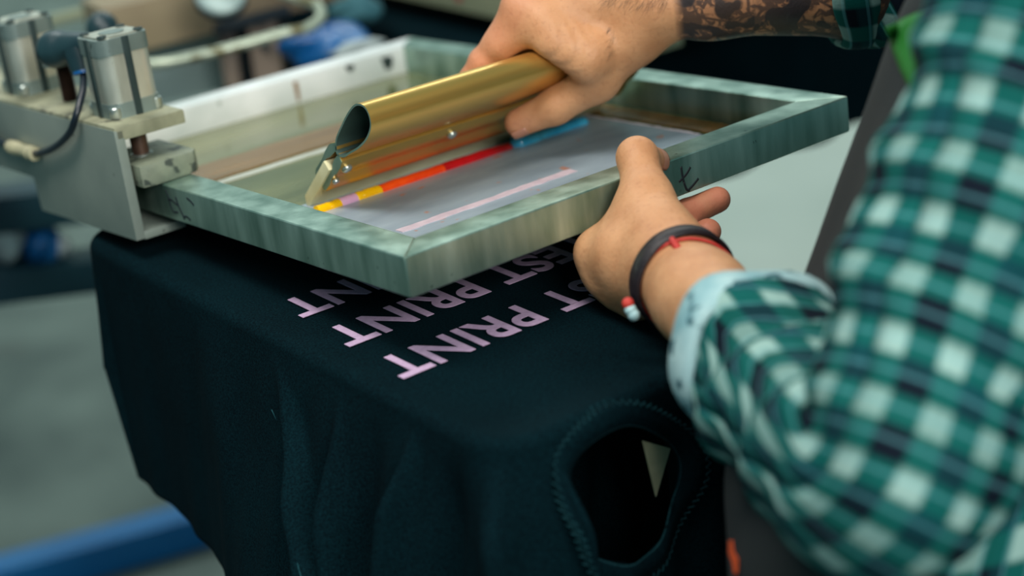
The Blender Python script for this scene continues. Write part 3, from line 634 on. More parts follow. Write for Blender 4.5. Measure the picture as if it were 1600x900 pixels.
# neighbouring board with a black shirt and its screen
nb = empty('t_shirt', (1.1, 0.95, -0.06)); tag(nb, 'black shirt draped over the neighbouring board behind the frame', 't-shirt')
def draped_block(o_, x0, x1, y0, y1, zt, zb, m, name, par):
    n_ = 120; V = []; F = []; R_ = 0.05
    loop = []
    for cx_, cy_, a0 in ((x1 - R_, y1 - R_, 0), (x0 + R_, y1 - R_, 90), (x0 + R_, y0 + R_, 180), (x1 - R_, y0 + R_, 270)):
        for i in range(9): a_ = math.radians(a0 + 90 * i / 8); loop.append((cx_ + R_ * math.cos(a_), cy_ + R_ * math.sin(a_)))
    P = []
    for i in range(len(loop)):
        p, q = np.array(loop[i]), np.array(loop[(i + 1) % len(loop)]); k = max(1, int(np.linalg.norm(q - p) / 0.02))
        P += [p + (q - p) * t / k for t in range(k)]
    P = np.array(P); m_ = len(P); c_ = P.mean(0); L_ = np.arange(m_) * 0.02
    lev = [(0.0, zt), (0.6, zt), (0.97, zt), (1.0, zt - 0.008)] + [(1.0, zt - 0.008 + (zb - zt) * t) for t in np.linspace(0.1, 1, 10)]
    for li, (k, z) in enumerate(lev):
        off = 0.012 * max(0, li - 3) / 10 * np.sin(L_ * 40)
        dn = (P - c_) / np.linalg.norm(P - c_, axis=1)[:, None]
        for p, dd, o1 in zip(P, dn, off): V.append((*(c_ + (p - c_) * max(k, 0.001) + dd * o1), z))
    for li in range(len(lev) - 1): F += [(li * m_ + i, (li + 1) * m_ + i, (li + 1) * m_ + (i + 1) % m_, li * m_ + (i + 1) % m_) for i in range(m_)]
    return mesh_obj(name, np.array(V) - np.array(o_), F, m, par, smooth=50)
draped_block((1.1, 0.95, -0.06), 0.66, 1.75, 0.64, 1.45, -0.045, -0.250, M_shirt, 'fabric', nb)
ns = empty('printing_screen', (0.74, 0.95, 0.0)); tag(ns, 'blurred pale rail with a red spot behind the hand on the squeegee', 'screen')
MB((0.74, 0.95, 0.0)).box(0.690, 0.735, 0.50, 1.30, -0.014, 0.030).build('rail', M_olive, ns, bevel=0.002)
MB((0.74, 0.95, 0.0)).box(0.735, 1.30, 1.265, 1.30, 0.0, 0.034).build('rail', M_olive, ns, bevel=0.002)
MB((0.74, 0.95, 0.0)).box(0.735, 1.30, 0.50, 0.535, 0.0, 0.034).build('rail', M_olive, ns, bevel=0.002)
M_redspot = mat('red_ink_spot', (150, 60, 62), rough=0.5)
rs = W(706, 4, 2.2); MB((0.74, 0.95, 0.0))._lathe([(0.007, 0), (0.006, 0.001)], (0.6892, 0.86, 0.004), (-1, 0, 0), 14).build('ink_spot', M_redspot, ns)
MB((0.74, 0.95, 0.0)).box(0.735, 1.28, 0.535, 1.265, 0.001, 0.002).build('mesh_fabric', M_emul, ns)
# beams and bags at the left, under the clamp
e, c_ = bgbeam('shelf_rail', 'dark teal rail just under the clamp at the left edge', 'rail', W(-160, 345, 2.25), W(260, 295, 2.45), 0.07, 0.050, M_teal)
e, c_ = bgbeam('shelf_rail', 'lower dark teal rail beside the hanging shirt at the left edge', 'rail', W(-160, 458, 2.25), W(260, 408, 2.45), 0.07, 0.045, M_teal)
pl = np.array(W(-190, 400, 2.24)); lg = empty('shelf_post', (pl[0], pl[1], FLOOR)); tag(lg, 'dark teal post carrying the teal rails beyond the left edge', 'post')
MB().box(-0.03, 0.03, -0.03, 0.03, 0, float(pl[2]) - FLOOR + 0.08).build('upright', M_teal, lg, bevel=0.003)
MB().box(-0.08, 0.08, -0.08, 0.08, 0, 0.012).build('foot_plate', M_teal, lg, bevel=0.003)
blob('rag', 'white rag on the lower teal rail at the left edge', 'cloth', W(8, 378, 2.33), (0.024, 0.03, 0.028), M_whitecloth, 11)
blob('plastic_bag', 'bright blue plastic bag on the lower teal rail', 'bag', W(62, 385, 2.36), (0.030, 0.03, 0.030), M_bluebag, 12)
blob('rag', 'small pale rag between the blue bag and the shirt', 'cloth', W(92, 388, 2.37), (0.016, 0.02, 0.018), M_whitecloth, 13)
sp = empty('stand_post', (0.82, 1.32, FLOOR)); tag(sp, 'dark post under the neighbouring board', 'post')
MB()._lathe([(0.12, 0), (0.12, 0.015), (0.045, 0.02), (0.045, 0.86)], (0, 0, 0), (0, 0, 1), 24).build('column', M_teal, sp, smooth=30)
MB((0.82, 1.32, FLOOR)).box(0.70, 1.70, 0.68, 1.40, -0.10, -0.06).build('board_block', M_board, sp, bevel=0.004)
M_paleboard = mat('pale_board', (196, 204, 192), (182, 192, 180), rough=0.7, scale=2)
e = empty('floor_board', (2.3, 1.75, FLOOR)); tag(e, 'large pale board on the floor beyond the right hand end of the frame', 'board')
MB((2.3, 1.75, FLOOR)).box(1.35, 3.3, 0.55, 2.9, FLOOR + 0.001, FLOOR + 0.02).build('sheet', M_paleboard, e, bevel=0.004)
# ------------------------------------------------------------------ the operator
def sdf_cone(P, a_, b1, ra, rb):
    ab = b1 - a_; t = np.clip(((P - a_) @ ab) / max(ab @ ab, 1e-12), 0, 1)
    return np.linalg.norm(P - a_ - t[:, None] * ab, axis=1) - (ra + t * (rb - ra))
def smin(a_, b1, k):
    h = np.clip(0.5 + 0.5 * (b1 - a_) / k, 0, 1); return b1 * (1 - h) + a_ * h - k * h * (1 - h)
def eval_groups(P, groups, K):
    """groups: list of (k, prims); prims blend inside a group with k, groups blend with K"""
    d = None
    for k, prims in groups:
        g = None
        for pr_ in prims:
            a_, b1, ra, rb = pr_[:4]; kk = pr_[4] if len(pr_) > 4 else k
            q = sdf_cone(P, np.asarray(a_, float), np.asarray(b1, float), ra, rb); g = q if g is None else smin(g, q, kk)
        d = g if d is None else smin(d, g, K)
    return d
def surface_nets(fn, lo, hi, h):
    lo = np.array(lo, float); n = np.ceil((np.array(hi) - lo) / h / 8).astype(int) * 8 + 1
    nb_ = (n - 1) // 8
    bc = np.stack(np.meshgrid(*[np.arange(k) for k in nb_], indexing='ij'), -1).reshape(-1, 3)
    dc = fn(lo + (bc * 8 + 4) * h)
    A_ = np.repeat(np.repeat(np.repeat(dc.reshape(nb_).astype(np.float32), 8, 0), 8, 1), 8, 2)
    A_ = np.pad(A_, ((0, 1), (0, 1), (0, 1)), mode='edge')
    act = bc[np.abs(dc) < 8 * h * 1.25]
    off = np.stack(np.meshgrid(*[np.arange(9)] * 3, indexing='ij'), -1).reshape(-1, 3)
    for s0 in range(0, len(act), 400):
        I = (act[s0:s0 + 400, None, :] * 8 + off[None]).reshape(-1, 3)
        A_[I[:, 0], I[:, 1], I[:, 2]] = fn(lo + I * h)
    ins = A_ < 0
    c = np.zeros(np.array(A_.shape) - 1, int)
    for i in range(2):
        for j in range(2):
            for k in range(2): c += ins[i:ins.shape[0] - 1 + i, j:ins.shape[1] - 1 + j, k:ins.shape[2] - 1 + k]
    cells = np.argwhere((c > 0) & (c < 8)); idx = -np.ones(c.shape, int); idx[tuple(cells.T)] = np.arange(len(cells))
    acc = np.zeros((len(cells), 3)); cnt = np.zeros(len(cells))
    cor = [(i, j, k) for i in (0, 1) for j in (0, 1) for k in (0, 1)]
    for p in cor:
        for ax in range(3):
            if p[ax]: continue
            q = list(p); q[ax] = 1
            v0 = A_[tuple((cells + p).T)]; v1 = A_[tuple((cells + q).T)]; m_ = (v0 < 0) != (v1 < 0)
            t = np.where(m_, v0 / np.where(m_, v0 - v1, 1), 0)
            pos = cells + np.array(p); pos = pos.astype(float); pos[:, ax] += t
            acc[m_] += pos[m_]; cnt[m_] += 1
    V = lo + acc / cnt[:, None] * h
    Fs = []
    for ax in range(3):
        u, v = (ax + 1) % 3, (ax + 2) % 3
        sl0 = [slice(None)] * 3; sl1 = [slice(None)] * 3; sl0[ax] = slice(0, -1); sl1[ax] = slice(1, None)
        e = np.argwhere(ins[tuple(sl0)] != ins[tuple(sl1)])
        e = e[(e[:, u] > 0) & (e[:, v] > 0) & (e[:, u] < c.shape[u]) & (e[:, v] < c.shape[v])]
        du = np.zeros(3, int); du[u] = 1; dv = np.zeros(3, int); dv[v] = 1
        q = np.stack([idx[tuple((e - du - dv).T)], idx[tuple((e - dv).T)], idx[tuple(e.T)], idx[tuple((e - du).T)]], 1)
        fl_ = ins[tuple(e.T)]; q[~fl_] = q[~fl_][:, ::-1]; Fs.append(q[(q >= 0).all(1)])
    return V, np.vstack(Fs)
def bounds(groups, m=0.02):
    P = np.array([p for _, pr_ in groups for q in pr_ for p in (q[0], q[1])]); r = max(max(q[2], q[3]) for _, pr_ in groups for q in pr_)
    return P.min(0) - r - m * 0.4, P.max(0) + r + m * 0.4
def chain(pts, rad): return [(pts[i], pts[i + 1], rad[i], rad[i + 1]) for i in range(len(pts) - 1)]

# joints of the right arm: the hand closes over the squeegee handle
rWr = H(0.3440, 0.1960, 0.0120)
rEl = W(1500, -50, 1.40)
rSh = np.array((0.655, -0.235, 0.305))
ft_ = (rEl - rWr) / np.linalg.norm(rEl - rWr); rW2 = rWr + ft_ * 0.045
rMC = [H(0.2600, 0.1520, -0.0400), H(0.2860, 0.1560, -0.0480), H(0.3090, 0.1570, -0.0450), H(0.3310, 0.1580, -0.0380)]
rFing = [[rMC[0], H(0.2330, 0.1050, -0.0260), H(0.2180, 0.0760, -0.0200), H(0.2080, 0.0560, -0.0175)],
         [rMC[1], H(0.2620, 0.1040, -0.0330), H(0.2480, 0.0700, -0.0215), H(0.2390, 0.0490, -0.0190)],
         [rMC[2], H(0.2870, 0.1060, -0.0310), H(0.2740, 0.0740, -0.0205), H(0.2660, 0.0540, -0.0190)],
         [rMC[3], H(0.3130, 0.1150, -0.0270), H(0.3030, 0.0890, -0.0200), H(0.2960, 0.0720, -0.0190)]]
rT = [H(0.3270, 0.1710, 0.0240), H(0.2990, 0.1370, 0.0355), H(0.2720, 0.1060, 0.0325), H(0.2500, 0.0815, 0.0255)]
rhand = [(0.018, [(rEl + (rWr - rEl) * 0.30, rEl, 0.046, 0.048), (rW2, rEl + (rWr - rEl) * 0.30, 0.0315, 0.046), (rWr, rW2, 0.0285, 0.0315),
                  (rWr, rMC[0], 0.0235, 0.0138), (rWr, rMC[1], 0.0240, 0.0135), (rWr, rMC[2], 0.0235, 0.0130), (rWr, rMC[3], 0.0225, 0.0120),
                  (H(0.335, 0.178, 0.000), H(0.292, 0.166, -0.020), 0.022, 0.017),
                  (rWr + (rT[0] - rWr) * 0.3, rT[0], 0.0225, 0.0195), (rT[0], rT[1], 0.0200, 0.0165),
                  (H(0.2860, 0.1640, 0.018), H(0.2620, 0.1610, -0.014), 0.0145, 0.0115), (H(0.282, 0.157, 0.028), H(0.2590, 0.1580, 0.002), 0.0140, 0.0100), (H(0.266, 0.158, -0.022), H(0.244, 0.126, -0.0245), 0.0135, 0.0120),
                  (rEl, rSh, 0.048, 0.056)])]
rhand.append((0.006, chain(rT[1:], [0.0172, 0.0146, 0.0118])))
for i, fg in enumerate(rFing):
    r = [0.0122, 0.0098, 0.0086, 0.0074] if i < 3 else [0.011, 0.0088, 0.0076, 0.0066]
    rhand.append((0.004, chain(fg, r)))
    rhand[-1][1].append((fg[1], fg[1] + 0.001, r[1] + 0.0006, r[1] + 0.0006))
    rhand[-1][1].append((fg[0], fg[0] + 0.001, r[0] + 0.0016, r[0] + 0.0016))
# creases at the web of the thumb and tendons on the back of the hand
rdor = np.cross(rMC[3] - rMC[0], rWr - rMC[1]); rdor /= np.linalg.norm(rdor)
def rfn(P):
    d = eval_groups(P, rhand, 0.010)
    webc = H(0.270, 0.160, 0.012); r = np.linalg.norm(P - webc, axis=1)
    m_ = r < 0.032
    if m_.any():
        q = P[m_]; ax = H(0.281, 0.158, 0.014 + 0.02) - H(0.281, 0.158, 0.014); ax = (H(0.300, 0.150, 0.014) - H(0.270, 0.166, 0.014)); ax /= np.linalg.norm(ax)
        s_ = (q - webc) @ ax; w_ = np.exp(-(r[m_] / 0.017) ** 2)
        d[m_] += 0.0010 * w_ * np.cos(2 * np.pi * s_ / 0.0068)
    return d
# joints of the left arm: thumb over the near rail, fingers under it
lWr = W(1058, 428, 1.215); lEl = W(1378, 758, 0.935); lSh = W(1690, -60, 0.965)
lft = (lEl - lWr) / np.linalg.norm(lEl - lWr); lW2 = lWr + lft * 0.045
lT = [W(1034, 378, 1.236), W(1011, 314, 1.262), W(996, 246, 1.287), W(1019, 252, 1.311)]
lMC = [W(934, 394, 1.270), W(944, 428, 1.272), W(968, 452, 1.270), W(998, 468, 1.262)]
lFing = [[lMC[0], W(1008, 356, 1.314), W(1074, 333, 1.342), W(1121, 312, 1.348)],
         [lMC[1], W(1020, 398, 1.322), W(1074, 382, 1.330), W(1106, 362, 1.322)],
         [lMC[2], W(1028, 430, 1.318), W(1072, 412, 1.322), W(1096, 388, 1.316)],
         [lMC[3], W(1040, 452, 1.302), W(1072, 436, 1.306), W(1092, 418, 1.302)]]
lhand = [(0.014, [(lEl + (lWr - lEl) * 0.30, lEl, 0.045, 0.046), (lW2, lEl + (lWr - lEl) * 0.30, 0.0315, 0.045), (lWr, lW2, 0.0300, 0.0315),
                  (lWr, lMC[0], 0.0270, 0.0150), (lWr, lMC[1], 0.0260, 0.0150), (lWr, lMC[2], 0.0250, 0.0145), (lWr, lMC[3], 0.0240, 0.0135),
                  (lWr, lT[0], 0.0280, 0.0240), (lT[0], lT[1], 0.0250, 0.0198), (lMC[0], W(985, 336, 1.268), 0.0120, 0.0135), (W(975, 390, 1.25), W(1000, 350, 1.258), 0.020, 0.018),
                  (lEl, lSh, 0.047, 0.056)])]
lhand.append((0.006, chain(lT[1:], [0.0175, 0.0146, 0.0110])))
for i, fg in enumerate(lFing):
    r = [0.0128, 0.0116, 0.0110, 0.0102] if i < 2 else [0.0115, 0.0095, 0.0088, 0.0080]
    lhand.append((0.003, chain(fg, r)))
def lfn(P): return eval_groups(P, lhand, 0.009)
# trunk, neck and head (out of the picture above)
HIP = np.array((0.205, -0.295, -0.03)); CHE = np.array((0.378, -0.282, 0.200)); NEK = np.array((0.452, -0.275, 0.345)); HEA = np.array((0.405, -0.190, 0.470))
body = [(0.02, [(HIP, HIP + (CHE - HIP) * 0.55, 0.100, 0.095), (HIP + (CHE - HIP) * 0.55, CHE, 0.095, 0.095), (CHE, NEK - (0, 0, 0.02), 0.090, 0.052), (lSh, CHE, 0.050, 0.06), (rSh, CHE, 0.050, 0.06),
                (NEK, HEA - (0, 0, 0.05), 0.056, 0.052)])]
hf = np.array((-0.42, 0.78, -0.46)); hf /= np.linalg.norm(hf); hr = np.cross(hf, (0, 0, 1)); hr /= np.linalg.norm(hr); hu = np.cross(hr, hf)
def hp_(a_, b1, c): return HEA + hf * a_ + hr * b1 + hu * c
body.append((0.025, [(hp_(-0.02, 0, 0.045), hp_(0.015, 0, 0.03), 0.078, 0.072), (hp_(0.035, 0, -0.03), hp_(0.060, 0, -0.078), 0.058, 0.034), (hp_(0.082, 0, 0.012), hp_(0.102, 0, -0.022), 0.008, 0.013, 0.010),
                     (hp_(0.072, -0.03, 0.035), hp_(0.072, 0.03, 0.035), 0.016, 0.016), (hp_(0.078, -0.018, -0.050), hp_(0.078, 0.018, -0.050), 0.012, 0.012, 0.008),
                     (hp_(-0.005, 0.078, -0.012), hp_(-0.012, 0.084, 0.025), 0.010, 0.016, 0.006), (hp_(-0.005, -0.078, -0.012), hp_(-0.012, -0.084, 0.025), 0.010, 0.016, 0.006)]))
def bfn(P): return eval_groups(P, body, 0.03)
per = empty('person', (0.25, -0.33, FLOOR)); oper = np.array((0.25, -0.33, FLOOR))
tag(per, 'person in a green plaid shirt and dark apron working the squeegee', 'person')
def nearcull(groups, fn):
    return fn
Vr, Fr = surface_nets(rfn, *bounds(rhand), 0.0019)
Vl, Fl = surface_nets(lfn, *bounds(lhand), 0.0021)
Vb, Fb = surface_nets(bfn, *bounds(body, 0.04), 0.0070)
VV = np.vstack([Vr, Vl, Vb]); FF = np.vstack([Fr, Fl + len(Vr), Fb + len(Vr) + len(Vl)])
# attributes the skin shader reads: tattooed stretch of the right forearm, nails, redness of finger pads
arm_t = np.zeros(len(VV)); nail = np.zeros(len(VV)); red = np.zeros(len(VV)); uvw = np.zeros((len(VV), 3))
fL = np.linalg.norm(rEl - rWr); ax = ft_; e1 = np.cross(ax, (0, 0, 1)); e1 /= np.linalg.norm(e1); e2 = np.cross(ax, e1)
sr = (Vr - rWr) @ ax; arm_t[:len(Vr)] = np.clip((sr - 0.014) / 0.008, 0, 1)
uvw[:len(Vr)] = np.column_stack([sr, (Vr - rWr) @ e1, (Vr - rWr) @ e2])
def pad(tip, r, P): return np.exp(-(np.linalg.norm(P - tip, axis=1) / r) ** 2)
i0 = len(Vr); i1 = len(Vr) + len(Vl)
for fg in lFing: red[i0:i1] = np.maximum(red[i0:i1], 1.0 * np.maximum(pad(fg[3], 0.022, Vl), pad(fg[2], 0.022, Vl)))
red[i0:i1] = np.maximum(red[i0:i1], 0.6 * pad(lT[3], 0.013, Vl))
for t in (rMC[0], rMC[1], rFing[0][1], rFing[0][0] * 0.5 + rFing[0][1] * 0.5): red[:i0] = np.maximum(red[:i0], 0.55 * pad(t, 0.022, Vr))
red[:i0] = np.maximum(red[:i0], 0.5 * pad(rT[3], 0.018, Vr))
me = bpy.data.meshes.new('body'); me.from_pydata((VV - oper).tolist(), [], FF.tolist()); me.update()
me.polygons.foreach_set('use_smooth', np.ones(len(me.polygons), dtype=bool))
for nm, arr in (('tattoo', arm_t), ('flush', red)):
    at_ = me.attributes.new(nm, 'FLOAT', 'POINT'); at_.data.foreach_set('value', arr.astype(np.float32))
at_ = me.attributes.new('armco', 'FLOAT_VECTOR', 'POINT'); at_.data.foreach_set('vector', uvw.astype(np.float32).ravel())
def skin_mat():
    m, N, L, b = newmat('skin')
    tc = N.new('ShaderNodeTexCoord')
    def noise(sc, det=4, vec=None, dist=0.0):
        n_ = N.new('ShaderNodeTexNoise'); n_.inputs['Scale'].default_value = sc; n_.inputs['Detail'].default_value = det; n_.inputs['Distortion'].default_value = dist
        L.new(vec or tc.outputs['Object'], n_.inputs['Vector']); return n_.outputs['Fac']
    def ramp(fac, p0, p1, c0, c1):
        r = N.new('ShaderNodeValToRGB'); L.new(fac, r.inputs[0]); e = r.color_ramp.elements
        e[0].position, e[1].position = p0, p1; e[0].color = c0; e[1].color = c1; return r.outputs[0]
    def mix(f_, a_, b1):
        x = N.new('ShaderNodeMix'); x.data_type = 'RGBA'; L.new(f_, x.inputs[0]) if not isinstance(f_, float) else setattr(x.inputs[0], 'default_value', f_)
        for s_, v in ((6, a_), (7, b1)):
            if isinstance(v, tuple): x.inputs[s_].default_value = v
            else: L.new(v, x.inputs[s_])
        return x.outputs[2]
    def attr(n_, out='Fac'):
        a_ = N.new('ShaderNodeAttribute'); a_.attribute_name = n_; return a_.outputs[out]
    def math_(op, a_, b1):
        x = N.new('ShaderNodeMath'); x.operation = op
        for i, v in enumerate((a_, b1)):
            if isinstance(v, (int, float)): x.inputs[i].default_value = v
            else: L.new(v, x.inputs[i])
        return x.outputs[0]
    base = ramp(noise(38, 5), 0.3, 0.7, lin((182, 126, 86)), lin((204, 150, 108)))
    base = mix(ramp(noise(260, 2), 0.55, 0.75, (0, 0, 0, 1), (0.35, 0.35, 0.35, 1)), base, lin((158, 104, 72)))
    base = mix(math_('MULTIPLY', attr('flush'), 0.85), base, lin((196, 112, 92)))
    # tattoo: dark shapes and lines with bare skin between them
    vec = attr('armco', 'Vector')
    n1 = noise(34, 5, vec, 1.6); n2 = noise(95, 4, vec, 1.0)
    vo = N.new('ShaderNodeTexVoronoi'); vo.feature = 'DISTANCE_TO_EDGE'; vo.inputs['Scale'].default_value = 34; L.new(vec, vo.inputs['Vector'])
    shapes = ramp(n1, 0.42, 0.50, (0, 0, 0, 1), (1, 1, 1, 1)); fine = ramp(n2, 0.46, 0.54, (0, 0, 0, 1), (1, 1, 1, 1))
    lines = ramp(vo.outputs['Distance'], 0.02, 0.06, (1, 1, 1, 1), (0, 0, 0, 1))
    t = math_('MAXIMUM', math_('MAXIMUM', math_('MULTIPLY', shapes, 0.95), math_('MULTIPLY', fine, 0.80)), math_('MULTIPLY', lines, 0.8))
    t = math_('MULTIPLY', t, attr('tattoo'))
    base = mix(math_('MULTIPLY', attr('tattoo'), 0.55), base, lin((120, 76, 54)))
    inkc = ramp(noise(18, 2, vec), 0.4, 0.6, lin((20, 26, 34)), lin((44, 36, 34)))
    base = mix(t, base, inkc)
    L.new(base, b.inputs['Base Color'])
    b.inputs['Roughness'].default_value = 0.52; b.inputs['Specular IOR Level'].default_value = 0.35
    b.inputs['Subsurface Weight'].default_value = 0.12; b.inputs['Subsurface Radius'].default_value = (0.006, 0.0025, 0.0015); b.inputs['Subsurface Scale'].default_value = 1.0
    bp = N.new('ShaderNodeBump'); bp.inputs['Strength'].default_value = 0.30; bp.inputs['Distance'].default_value = 0.0012
    ad = math_('ADD', noise(340, 3), math_('MULTIPLY', noise(90, 4), 1.4)); L.new(ad, bp.inputs['Height']); L.new(bp.outputs[0], b.inputs['Normal'])
    return m
M_skin = skin_mat(); me.materials.append(M_skin)
bo_ = bpy.data.objects.new('body', me); C.objects.link(bo_); bo_.parent = per
# thumb nails
def nail_part(tip, prev, side, r, m, wid=1.9, lng=1.6):
    t = tip - prev; t /= np.linalg.norm(t); s_ = np.array(side, float); s_ -= t * (s_ @ t); s_ /= np.linalg.norm(s_); w_ = np.cross(t, s_)
    V = []; F = []; nu, nv = 9, 9
    for j in range(nv):
        for i in range(nu):
            a_ = (i / (nu - 1) - 0.5) * wid; q = (j / (nv - 1) - 0.45) * r * lng
            e = 1 - 0.25 * max(0, abs(j / (nv - 1) - 0.5) * 2 - 0.6)
            V.append(tip + t * q + (s_ * math.cos(a_ * e) + w_ * math.sin(a_ * e)) * r * (1.045 - 0.10 * max(0, j / (nv - 1) - 0.6)))
    for j in range(nv - 1): F += [(j * nu + i, j * nu + i + 1, (j + 1) * nu + i + 1, (j + 1) * nu + i) for i in range(nu - 1)]
    o = mesh_obj('thumb_nail', np.array(V) - oper, F, m, per, smooth=True); so = o.modifiers.new('t', 'SOLIDIFY'); so.thickness = 0.0008; so.offset = 0
M_nail = mat('nail', (190, 132, 106), (180, 122, 98), rough=0.3, scale=60)
nail_part(lT[3], lT[2], W(1040, 244, 1.305) - lT[3], 0.0104, M_nail)
nail_part(rT[3], rT[2], -fwd * 0.6 + np.array((0, 0, -1.0)), 0.0114, M_nail, 1.4, 1.2)

# ---------------- clothing
def plaid_mat():
    m, N, L, b = newmat('plaid_flannel')
    uv = N.new('ShaderNodeUVMap'); sx = N.new('ShaderNodeSeparateXYZ'); L.new(uv.outputs[0], sx.inputs[0])
    def math_(op, a_, b1=0.0, c=0.0):
        x = N.new('ShaderNodeMath'); x.operation = op
        for i, v in enumerate((a_, b1, c)):
            if isinstance(v, (int, float)): x.inputs[i].default_value = v
            else: L.new(v, x.inputs[i])
        return x.outputs[0]
    def band(v, per_, ph, lo_, soft=0.05):
        f_ = math_('FRACT', math_('MULTIPLY_ADD', v, 1.0 / per_, ph)); t = math_('ABSOLUTE', math_('SUBTRACT', f_, 0.5))
        mr = N.new('ShaderNodeMapRange'); L.new(t, mr.inputs[0]); mr.inputs[1].default_value = lo_; mr.inputs[2].default_value = lo_ + soft
        mr.inputs[3].default_value = 1; mr.inputs[4].default_value = 0; return mr.outputs[0]
    U, V_ = sx.outputs[0], sx.outputs[1]
    wu = band(U, 0.0350, 0.0, 0.19, 0.08); wv = band(V_, 0.0350, 0.2, 0.19, 0.08)
    gu = band(U, 0.070, 0.35, 0.14); gv = band(V_, 0.070, 0.6, 0.14)
    tu = band(U, 0.017, 0.1, 0.05, 0.03)
    def mix(f_, a_, b1):
        x = N.new('ShaderNodeMix'); x.data_type = 'RGBA'; L.new(f_, x.inputs[0])
        for s_, v in ((6, a_), (7, b1)):
            if isinstance(v, tuple): x.inputs[s_].default_value = v
            else: L.new(v, x.inputs[s_])
        return x.outputs[2]
    col = mix(math_('MULTIPLY', math_('ADD', gu, gv), 0.5), lin((2, 13, 26)), lin((4, 60, 66)))
    col = mix(math_('MULTIPLY', math_('MAXIMUM', wu, wv), 0.70), col, lin((6, 92, 84)))
    col = mix(math_('MULTIPLY', math_('MULTIPLY', wu, wv), math_('MULTIPLY_ADD', gu, 0.35, 0.57)), col, lin((146, 176, 168)))
    col = mix(math_('MULTIPLY', tu, 0.22), col, lin((120, 190, 200)))
    L.new(col, b.inputs['Base Color']); b.inputs['Roughness'].default_value = 0.85; b.inputs['Specular IOR Level'].default_value = 0.15
    n1 = N.new('ShaderNodeTexNoise'); n1.inputs['Scale'].default_value = 500; tc = N.new('ShaderNodeTexCoord'); L.new(tc.outputs['Object'], n1.inputs['Vector'])
    bp = N.new('ShaderNodeBump'); bp.inputs['Strength'].default_value = 0.3; bp.inputs['Distance'].default_value = 0.001; L.new(n1.outputs['Fac'], bp.inputs['Height']); L.new(bp.outputs[0], b.inputs['Normal'])
    return m
M_plaid = plaid_mat()
M_cuff = mat('pale_cuff_inside', (170, 196, 196), (120, 160, 166), rough=0.85, scale=30, bump=0.2, bscale=300, spots=((24, 74, 84), 44, 0.58))
def sleeve(name, path, radii, m, n=72, k=36, wr=0.004, seed=0, par=None, cap=False, u0=0.0):
    P = spline(path, n); R = np.interp(np.linspace(0, 1, n), np.linspace(0, 1, len(radii)), radii)
    T = np.gradient(P, axis=0); T /= np.linalg.norm(T, axis=1)[:, None]; u = np.cross(T[0], (0.2, 0.1, 1)); u /= np.linalg.norm(u)
    rr_ = np.random.default_rng(seed); ph = rr_.uniform(0, 6.28, 6); s_ = np.concatenate([[0], np.cumsum(np.linalg.norm(np.diff(P, axis=0), axis=1))])
    V = []; UV = []
    for i in range(n):
        u = u - T[i] * (u @ T[i]); u /= np.linalg.norm(u); w_ = np.cross(T[i], u)
        for j in range(k + 1):
            a_ = 2 * math.pi * j / k
            d = R[i] + wr * (math.sin(s_[i] * 95 + 2.2 * math.sin(a_ + ph[0]) + ph[1]) * 0.7 + 0.6 * math.sin(3 * a_ + s_[i] * 40 + ph[2]) + 0.4 * math.sin(s_[i] * 190 + 3 * a_ + ph[3]))
            V.append(P[i] + d * (math.cos(a_) * u + math.sin(a_) * w_)); UV.append((u0 + s_[i], a_ * float(np.mean(R))))
    VA = np.array(V).reshape(n, k + 1, 3); cum = np.vstack([np.zeros((1, k + 1)), np.cumsum(np.linalg.norm(np.diff(VA, axis=0), axis=2), axis=0)])
    mid = n // 2; cum = cum - cum[mid] + s_[mid]
    UV = [(u0 + cum[i, j], 2 * math.pi * j / k * 0.0668) for i in range(n) for j in range(k + 1)]
    F = [(i * (k + 1) + j, i * (k + 1) + j + 1, (i + 1) * (k + 1) + j + 1, (i + 1) * (k + 1) + j) for i in range(n - 1) for j in range(k)]
    return V, F, UV
def cuff(p, ax, r, w_, th, m, par, seed):
    ax = ax / np.linalg.norm(ax); n_, kk = 48, 16; u = np.cross(ax, (0.2, 0.1, 1)); u /= np.linalg.norm(u); v = np.cross(ax, u); V = []; F = []; UV = []
    ph = np.random.default_rng(seed).uniform(0, 6.28, 4)
    for i in range(n_):
        a_ = 2 * math.pi * i / n_; dr = 0.003 * math.sin(3 * a_ + ph[0]) + 0.002 * math.sin(5 * a_ + ph[1]); dz = 0.004 * math.sin(2 * a_ + ph[2])
        for j in range(kk):
            b1 = 2 * math.pi * j / kk
            V.append(p + ax * (dz + w_ / 2 * math.cos(b1) * (1 + 0.1 * math.sin(4 * a_))) + (u * math.cos(a_) + v * math.sin(a_)) * (r + dr + th * math.sin(b1)))
            UV.append((w_ / 2 * math.cos(b1), a_ * r))
    for i in range(n_): F += [(i * kk + j, ((i + 1) % n_) * kk + j, ((i + 1) % n_) * kk + (j + 1) % kk, i * kk + (j + 1) % kk) for j in range(kk)]
    return mesh_obj('rolled_cuff', np.array(V) - oper, F, m, par, smooth=True, uv=UV)
parts = []
lc = lWr + (lEl - lWr) * 0.47
parts.append(sleeve('l', [lc, lc + (lEl - lc) * 0.5, lEl + lft * 0.004 + (lSh - lEl) * 0.03, lEl + (lSh - lEl) * 0.35, lEl + (lSh - lEl) * 0.7, lSh, CHE + (0.0, 0.0, 0.08)], [0.053, 0.056, 0.061, 0.064, 0.068, 0.074, 0.078], M_plaid, seed=3, wr=0.0045))
rc = rWr + (rEl - rWr) * 0.66
parts.append(sleeve('r', [rc, rc + (rEl - rc) * 0.6, rEl + (rSh - rEl) * 0.05, rEl + (rSh - rEl) * 0.5, rSh, CHE + (0.0, 0.0, 0.08)], [0.052, 0.056, 0.062, 0.064, 0.070, 0.074], M_plaid, seed=5, wr=0.003))
